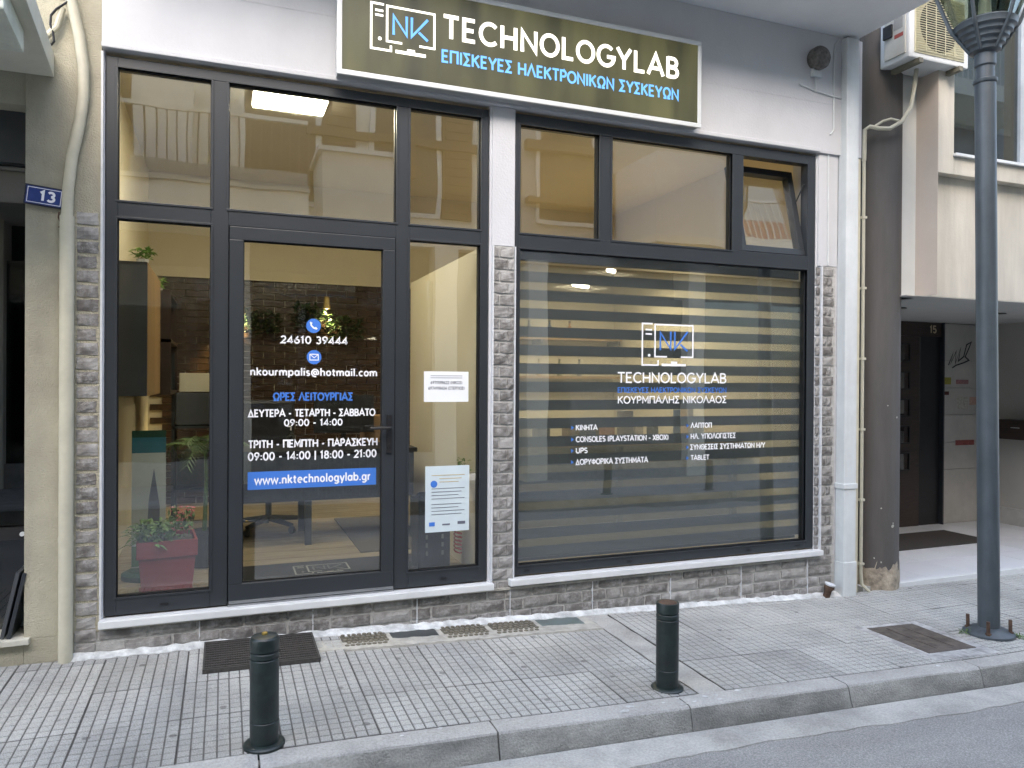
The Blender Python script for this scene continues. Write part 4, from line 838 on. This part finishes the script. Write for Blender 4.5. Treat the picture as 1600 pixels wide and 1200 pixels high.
for x in (.08, .5): bx('bracket', mat('olive_bracket_paint', (.16, .15, .11), .6), ac, x, x+.04, -.02, .42, -.035, -.001); bx('bracket_foot', mat('olive_bracket_paint', (.16, .15, .11), .6), ac, x, x+.04, .40, .42, -.25, -.036)
tag(MB().tube([(5.05, -.15, 3.93), (5.03, -.15, 3.8), (4.98, -.16, 3.62), (4.9, -.15, 3.5), (4.8, -.13, 3.44), (4.72, -.1, 3.44), (4.67, -.06, 3.46), (4.645, -.035, 3.44), (4.645, -.03, 3.2)], .016, 8).build('drain_hose', PIPEB, None, smooth=True), 'beige drain hose curving from the air conditioner round the dark column', 'hose')
tag(MB().tube([(4.9, -.15, 3.5), (4.82, -.12, 3.52), (4.76, -.1, 3.50), (4.70, -.08, 3.46)], .010, 8).build('cable_loop', PIPEB, None, smooth=True), 'beige cable looping beside the drain hose on the dark column', 'cable')

# ------------------------------------------------------------------ street furniture
def bollard(loc, label, kind, group):
    b = thing('bollard', label, 'bollard', loc, (0, 0, random.uniform(0, 3)), group)
    MB().lathe([(.083, -.03), (.083, .008), (.078, .013), (.066, .016)], 32).build('base_flange', CAST, b, smooth=True)
    MB().lathe([(.056, .014), (.0575, .10), (.0575, .102), (.0545, .105), (.0575, .108), (.0575, .355), (.053, .359), (.0575, .364), (.0575, .382), (.052, .387), (.0575, .392), (.0585, .435), (.056, .441)], 32).build('shaft', CAST, b, smooth=True)
    if kind == 0: MB().lathe([(.056, .4405), (.05, .448), (.02, .453)], 28).build('cap', CAST, b, smooth=True); MB().lathe([(.012, .452), (.012, .460), (.006, .463)], 8).build('brass_bolt', mat('brass', (.6, .42, .12), .35, .9), b)
    else: MB().lathe([(.05, .436), (.046, .4412), (.02, .4415)], 20).build('rusty_top', RUST, b)
    return b
bollard((.161, -1.275, gz(.161, -1.275)), 'dark green iron bollard with brass bolt nearest the door', 0, 'bollards along the near kerb')
bollard((2.118, -1.225, gz(2.118, -1.225)-.004), 'dark iron bollard with broken rusty top near the window', 1, 'bollards along the near kerb')
for i, x in enumerate((3.3, 5.13, 6.87)): bollard((x, -4.95, zs(x)+.02), 'dark bollard on the far pavement, %s, seen mirrored in the window' % ('first', 'second', 'third')[i], 0, 'bollards along the far kerb')
gt = thing('boot_grate', 'dark ribbed rubber grating lying on the pavement below the door', 'grating', (.195, -.228, gz(.2, -.2)+.001), (CF, .018, .0))
RUB = mat('dark_rubber', (.045, .042, .038), .7, 0, .35, 60)
bx('edge_frame', RUB, gt, -.29, .29, -.215, -.205, 0, .022); bx('edge_frame', RUB, gt, -.29, .29, .19, .2, 0, .022); bx('edge_frame', RUB, gt, -.29, -.28, -.205, .19, 0, .022); bx('edge_frame', RUB, gt, .28, .29, -.205, .19, 0, .022); bx('base_sheet', DIRT, gt, -.285, .285, -.21, .195, .001, .006)
for i in range(12): bx('slat', RUB, gt, -.28, .28, -.195+.033*i, -.183+.033*i, .006, .022)
cr_ = MB()
for i in range(12):
    for k in range(46): cr_.box(-.275+.0121*k, -.270+.0121*k, -.183+.033*i, -.164+.033*i, .008, .018)
stuff(cr_.build('cross_ribs', RUB, gt))
random.seed(14)
VX = [(.635, .90, 0), (.925, 1.205, 1), (1.235, 1.515, 0), (1.545, 1.845, 0), (1.875, 2.17, 1)]
for i, (x0, x1, k) in enumerate(VX):
    xm = (x0+x1)/2; t = thing('pavement_light', ('patterned iron pavement light nearest the boot grate', 'plain dark pavement light cover second from the grate', 'patterned iron pavement light third from the grate', 'patterned broken pavement light fourth from the grate', 'plain greenish pavement light cover beside the pale strip')[i], 'pavement light', (xm, -.155, gz(xm, -.15)), (CF, .035, 0), 'row of pavement lights under the shop front')
    hw = (x1-x0)/2
    bx('plate', (mat('iron_plate_brown', (.10, .09, .07), .7, 0, .4, 40, .4, 60), mat('dark_glass_plate', (.045, .052, .052), .4, 0, .3, 12), None, None, None)[k] if i < 4 else mat('greenish_plate', (.10, .13, .125), .45, 0, .25, 10), t, -hw, hw, -.105, .105, -.02, -.001, .002)
    if k == 0:
        for a in range(8):
            for b_ in range(5):
                x = -hw+.02+a*(2*hw-.04)/7.3+(.017 if b_ % 2 else 0); y = -.085+.042*b_
                MB().lathe([(.015, -.001), (.014, .004), (.008, .007)], 6, (x, y, 0)).build('lens', mat('dull_lens', (.14, .13, .10), .35, 0, .4, 90), t)
vs, fs = [], []
for i in range(45):
    x = .50+.0395*i; e = -.30+random.uniform(-.015, .012)
    vs += [(x, -.02, gz(x, 0)-.004), (x, e, gz(x, e)+.001), (x, e-.005, gz(x, e)-.02)]
for i in range(44):
    for j in (0, 1): a = i*3+j; fs.append((a, a+1, a+4, a+3))
MB().add(vs, fs).build('mortar_patch', BEIGEM, walk, smooth=True)
mh = thing('manhole_cover', 'rusty rectangular manhole cover set in pale mortar by the lamp post', 'manhole cover', (4.165, -.975, gz(4.165, -.975)), (CF, .034, .0))
bx('mortar_frame', mat('patchy_pale_mortar', (.46, .46, .45), .9, 0, .2, 30, .7, 60, big=(9, .5)), mh, -.265, .28, -.33, .28, -.03, .0035, .004); bx('cover_plate', mat('rusty_brown_iron', (.10, .085, .072), .75, .2, .45, 14, .4, 50), mh, -.20, .20, -.23, .235, -.02, .0065, .002)
for x in (-.08, .06): bx('lifting_bar', mat('rusty_brown_iron', (.13, .105, .085), .75), mh, x, x+.012, -.18, .19, .0066, .010)
lp = thing('street_lamp', 'slate grey street lamp post with ribbed neck and glass lantern', 'street lamp', (4.697, -1.042, gz(4.697, -1.042)), (0, R(-1.25), 0))
MB().lathe([(.15, -.02), (.15, .015), (.135, .022), (.1, .04), (.067, .05)], 28).build('base_flange', LAMPM, lp, smooth=True)
MB().lathe([(.064, .045), (.061, 3.56), (.061, 3.61)], 28).build('pole', LAMPM, lp, smooth=True)
for k in range(4):
    a = R(35+90*k); MB().lathe([(.011, .0), (.011, .11)], 8, (.118*math.cos(a), .118*math.sin(a), 0)).build('anchor_bolt', RUST, lp); MB().lathe([(.018, .018), (.018, .035)], 6, (.118*math.cos(a), .118*math.sin(a), 0)).build('nut', RUST, lp)
MB().lathe([(.067, 3.595), (.071, 3.602), (.071, 3.617), (.052, 3.625), (.052, 3.70), (.062, 3.71), (.062, 3.79)], 28).build('collar', LAMPM, lp, smooth=True)
mb = MB(); pr_ = [(.062, 3.785)]
for k in range(5): r_ = .075+.022*k; pr_ += [(r_, 3.79+.034*k), (r_+.016, 3.80+.034*k), (r_+.018, 3.818+.034*k)]
pr_ += [(.188, 3.97), (.17, 3.985)]
mb.lathe(pr_, 32).build('ribbed_cup', LAMPM, lp, smooth=True)
for k in range(6):
    a = R(20+60*k); c_, s_ = math.cos(a), math.sin(a)
    MB().tube([(.085*c_, .085*s_, 3.80), (.195*c_, .195*s_, 3.96), (.34*c_, .34*s_, 4.36)], .012, 6).build('strut', LAMPM, lp)
    a2 = a+R(60); c2, s2 = math.cos(a2), math.sin(a2)
    MB().add([(.178*c_, .178*s_, 3.98), (.178*c2, .178*s2, 3.98), (.325*c2, .325*s2, 4.36), (.325*c_, .325*s_, 4.36), (.174*c_, .174*s_, 3.98), (.174*c2, .174*s2, 3.98), (.321*c2, .321*s2, 4.36), (.321*c_, .321*s_, 4.36)], [(0,1,2,3),(4,7,6,5),(0,4,5,1),(1,5,6,2),(2,6,7,3),(3,7,4,0)]).build('lantern_pane', CLEAR, lp)
MB().lathe([(.34, 4.36), (.35, 4.38), (.3, 4.45), (.1, 4.57), (.02, 4.63)], 24).build('lantern_roof', LAMPM, lp, smooth=True); MB().lathe([(.03, 3.985), (.04, 4.01), (.035, 4.13), (.015, 4.16)], 12).build('bulb', mat('frosted_bulb', (.7, .7, .62), .4), lp)

# ------------------------------------------------------------------ far side of the street (seen mirrored in the glass)
ob = thing('opposite_building', 'cream apartment building across the street with railed balconies', 'building')
OC = mat('opposite_cream_render', (.78, .74, .64), .85, 0, .1, 2, .1, 40)
bx('upper_wall', OC, ob, -12, 4.4, -7.1, -6.6, 3.5, 7.4); bx('ground_wall', mat('dark_shop_recess', (.03, .03, .03), .6), ob, -12, 4.4, -7.0, -6.9, 0, 3.5)
for x in (-9, -6, -3, 0, 3): bx('pier', OC, ob, x, x+.35, -6.9, -6.5, -.2, 3.5)
for x in (-8.65, -5.65, -2.65, .35): bx('shop_glass', glass_mat('far_shop_glass', .1, (.4, .42, .42)), ob, x, x+2.65, -6.66, -6.65, .35, 3.0); bx('shop_sill', CONC, ob, x, x+2.65, -6.7, -6.55, -.1, .35)
RAIL = mat('white_railing_paint', (.72, .70, .64), .6)
for z in (3.5,):
    bx('balcony_slab', OC, ob, -9, 1.0, -6.6, -5.35, z, z+.36); bx('balcony_lip', mat('pale_edge_paint', (.6, .57, .48), .7), ob, -9.02, 1.02, -6.6, -5.32, z+.36, z+.41)
    bx('handrail', RAIL, ob, -9, 1.0, -5.42, -5.37, z+1.24, z+1.29)
    for i in range(84): bx('baluster', CABD, ob, -8.95+.12*i, -8.932+.12*i, -5.405, -5.387, z+.41, z+1.24)
    bx('parapet_box', OC, ob, 1.2, 2.2, -6.6, -5.6, z, z+1.0); bx('parapet_cap', RAIL, ob, 1.15, 2.25, -6.6, -5.55, z+1.0, z+1.06)
    for i, x in enumerate((-8, -5.2, -2.4, .2, 2.0)):
        f = MB(); rect_frame(f, x, x+1.1, z+.45, z+2.55, .07, -6.62, -6.56); f = f.build('balcony_window', RAIL, ob); bx('pane', mat('far_dark_pane', (.02, .022, .024), .15), f, x+.06, x+1.04, -6.605, -6.59, z+.5, z+2.5)
        sh_ = bx('shutter', mat('brown_shutter', (.10, .06, .035), .6), ob, x+1.12, x+1.6, -6.598, -6.55, z+.45, z+2.55)
        for q in range(14): bx('louvre', mat('brown_shutter', (.10, .06, .035), .6), sh_, x+1.16, x+1.56, -6.549, -6.53, z+.55+.14*q, z+.63+.14*q)
    bx('balcony_divider', mat('grey_divider', (.3, .3, .29), .7), ob, -2.7, -2.64, -6.598, -5.45, z+.41, z+2.6)
    bx('storage_cupboard', RAIL, ob, -1.1, -.4, -6.55, -6.1, z+.41, z+1.9); bx('awning_roll', mat('awning_green', (.05, .12, .08), .7), ob, -2.4, .9, -6.55, -6.35, z+2.62, z+2.78)
    bx('dark_beam', mat('brown_beam', (.12, .08, .05), .7), ob, 1.1, 4.3, -6.598, -6.5, z+1.5, z+1.62); bx('dark_beam', mat('brown_beam', (.12, .08, .05), .7), ob, 2.55, 2.68, -6.59, -6.49, z+1.0, z+2.9)
    bx('grey_panel', mat('grey_panel', (.28, .29, .29), .6), ob, -1.05, 1.0, -5.386, -5.372, z+.42, z+.62)
o2 = thing('opposite_building', 'pale grey building across the street with a rounded white balcony', 'building')
bx('upper_wall', mat('pale_grey_render', (.45, .44, .41), .85, 0, .08, 2), o2, 4.41, 16, -7.1, -6.55, 3.4, 11.5); bx('ground_wall', mat('dark_shop_recess', (.03, .03, .03), .6), o2, 4.41, 16, -7.0, -6.9, -.3, 3.4)
for x in (4.5, 7.5, 10.5, 13.5): bx('pier', OC, o2, x, x+.35, -6.9, -6.45, -.3, 3.4)
for x in (4.85, 7.85, 10.85): bx('shop_glass', glass_mat('far_shop_glass', .1, (.4, .42, .42)), o2, x, x+2.65, -6.66, -6.65, .1, 2.9); bx('shop_sill', CONC, o2, x, x+2.65, -6.7, -6.5, -.3, .1)
for z in (3.7, 6.95):
    poly = [(6.05, -6.55), (6.05, -5.15)]+[(7.0+.55*math.sin(R(t)), -5.7+.55*math.cos(R(t))) for t in range(0, 91, 10)]+[(7.55, -6.55)]
    bx('dark_beam', mat('brown_beam', (.12, .08, .05), .7), o2, 4.45, 6.0, -6.549, -6.4, z+1.45, z+1.58); bx('dark_post', mat('brown_beam', (.12, .08, .05), .7), o2, 5.85, 5.97, -6.548, -6.41, z+.2, z+1.45); bx('dark_beam', mat('brown_beam', (.12, .08, .05), .7), o2, 4.45, 6.0, -6.549, -6.4, z+.62, z+.70)
    MB().prism(poly, 'z', z, z+1.25).build('rounded_balcony', mat('white_balcony_paint', (.66, .67, .66), .7, 0, .04), o2)
    MB().prism([(a, b) for a, b in poly], 'z', z-.12, z-.001).build('balcony_soffit', OC, o2)
    for x in (4.65, 9.0, 11.5): f = MB(); rect_frame(f, x, x+1.1, z+.3, z+2.5, .07, -6.57, -6.5); f = f.build('window', RAIL, o2); bx('pane', mat('far_dark_pane', (.02, .022, .024), .15), f, x+.06, x+1.04, -6.555, -6.54, z+.35, z+2.45)
    bx('awning', mat('faded_pink_awning', (.5, .22, .2), .8), o2, 8.2, 11.2, -5.5, -5.46, z+.1, z+.55)
    bx('balcony_slab', OC, o2, 8.2, 15, -6.55, -5.4, z-.2, z+.1); bx('handrail', RAIL, o2, 8.2, 15, -5.46, -5.42, z+1.0, z+1.05)
    for i in range(48): bx('baluster', RAIL, o2, 8.25+.14*i, 8.268+.14*i, -5.45, -5.43, z+.1, z+1.0)

# ------------------------------------------------------------------ small wear on the ground
random.seed(91)
for i in range(16):
    x = 2.0+random.uniform(-.28, .34) if i < 11 else random.uniform(.6, 4.0); y = random.uniform(-1.425, -1.345); s_ = random.uniform(.006, .03)
    MB().add([(x+s_*random.uniform(.5, 1.3)*math.cos(k*.785), max(-1.428, min(-1.337, y+s_*.6*random.uniform(.5, 1.3)*math.sin(k*.785))), gz(x, -1.34)+.0022) for k in range(8)], [tuple(range(8))]).build('mortar_splash', WHITEM, kerb)
for i, (x, y) in enumerate(((4.56, -.98), (4.80, -1.17))):
    t = thing('weed_tuft', ('small green weed tuft at the left of the lamp post foot', 'small green weed tuft at the right of the lamp post foot')[i], 'weed', (x, y, gz(x, y)), group='weeds at the lamp post foot')
    lf = MB(); leaves(lf, (0, 0, .004), 40, (.03, .025, .003), .035, .004, .6); lf.build('blades', LEAF, t)
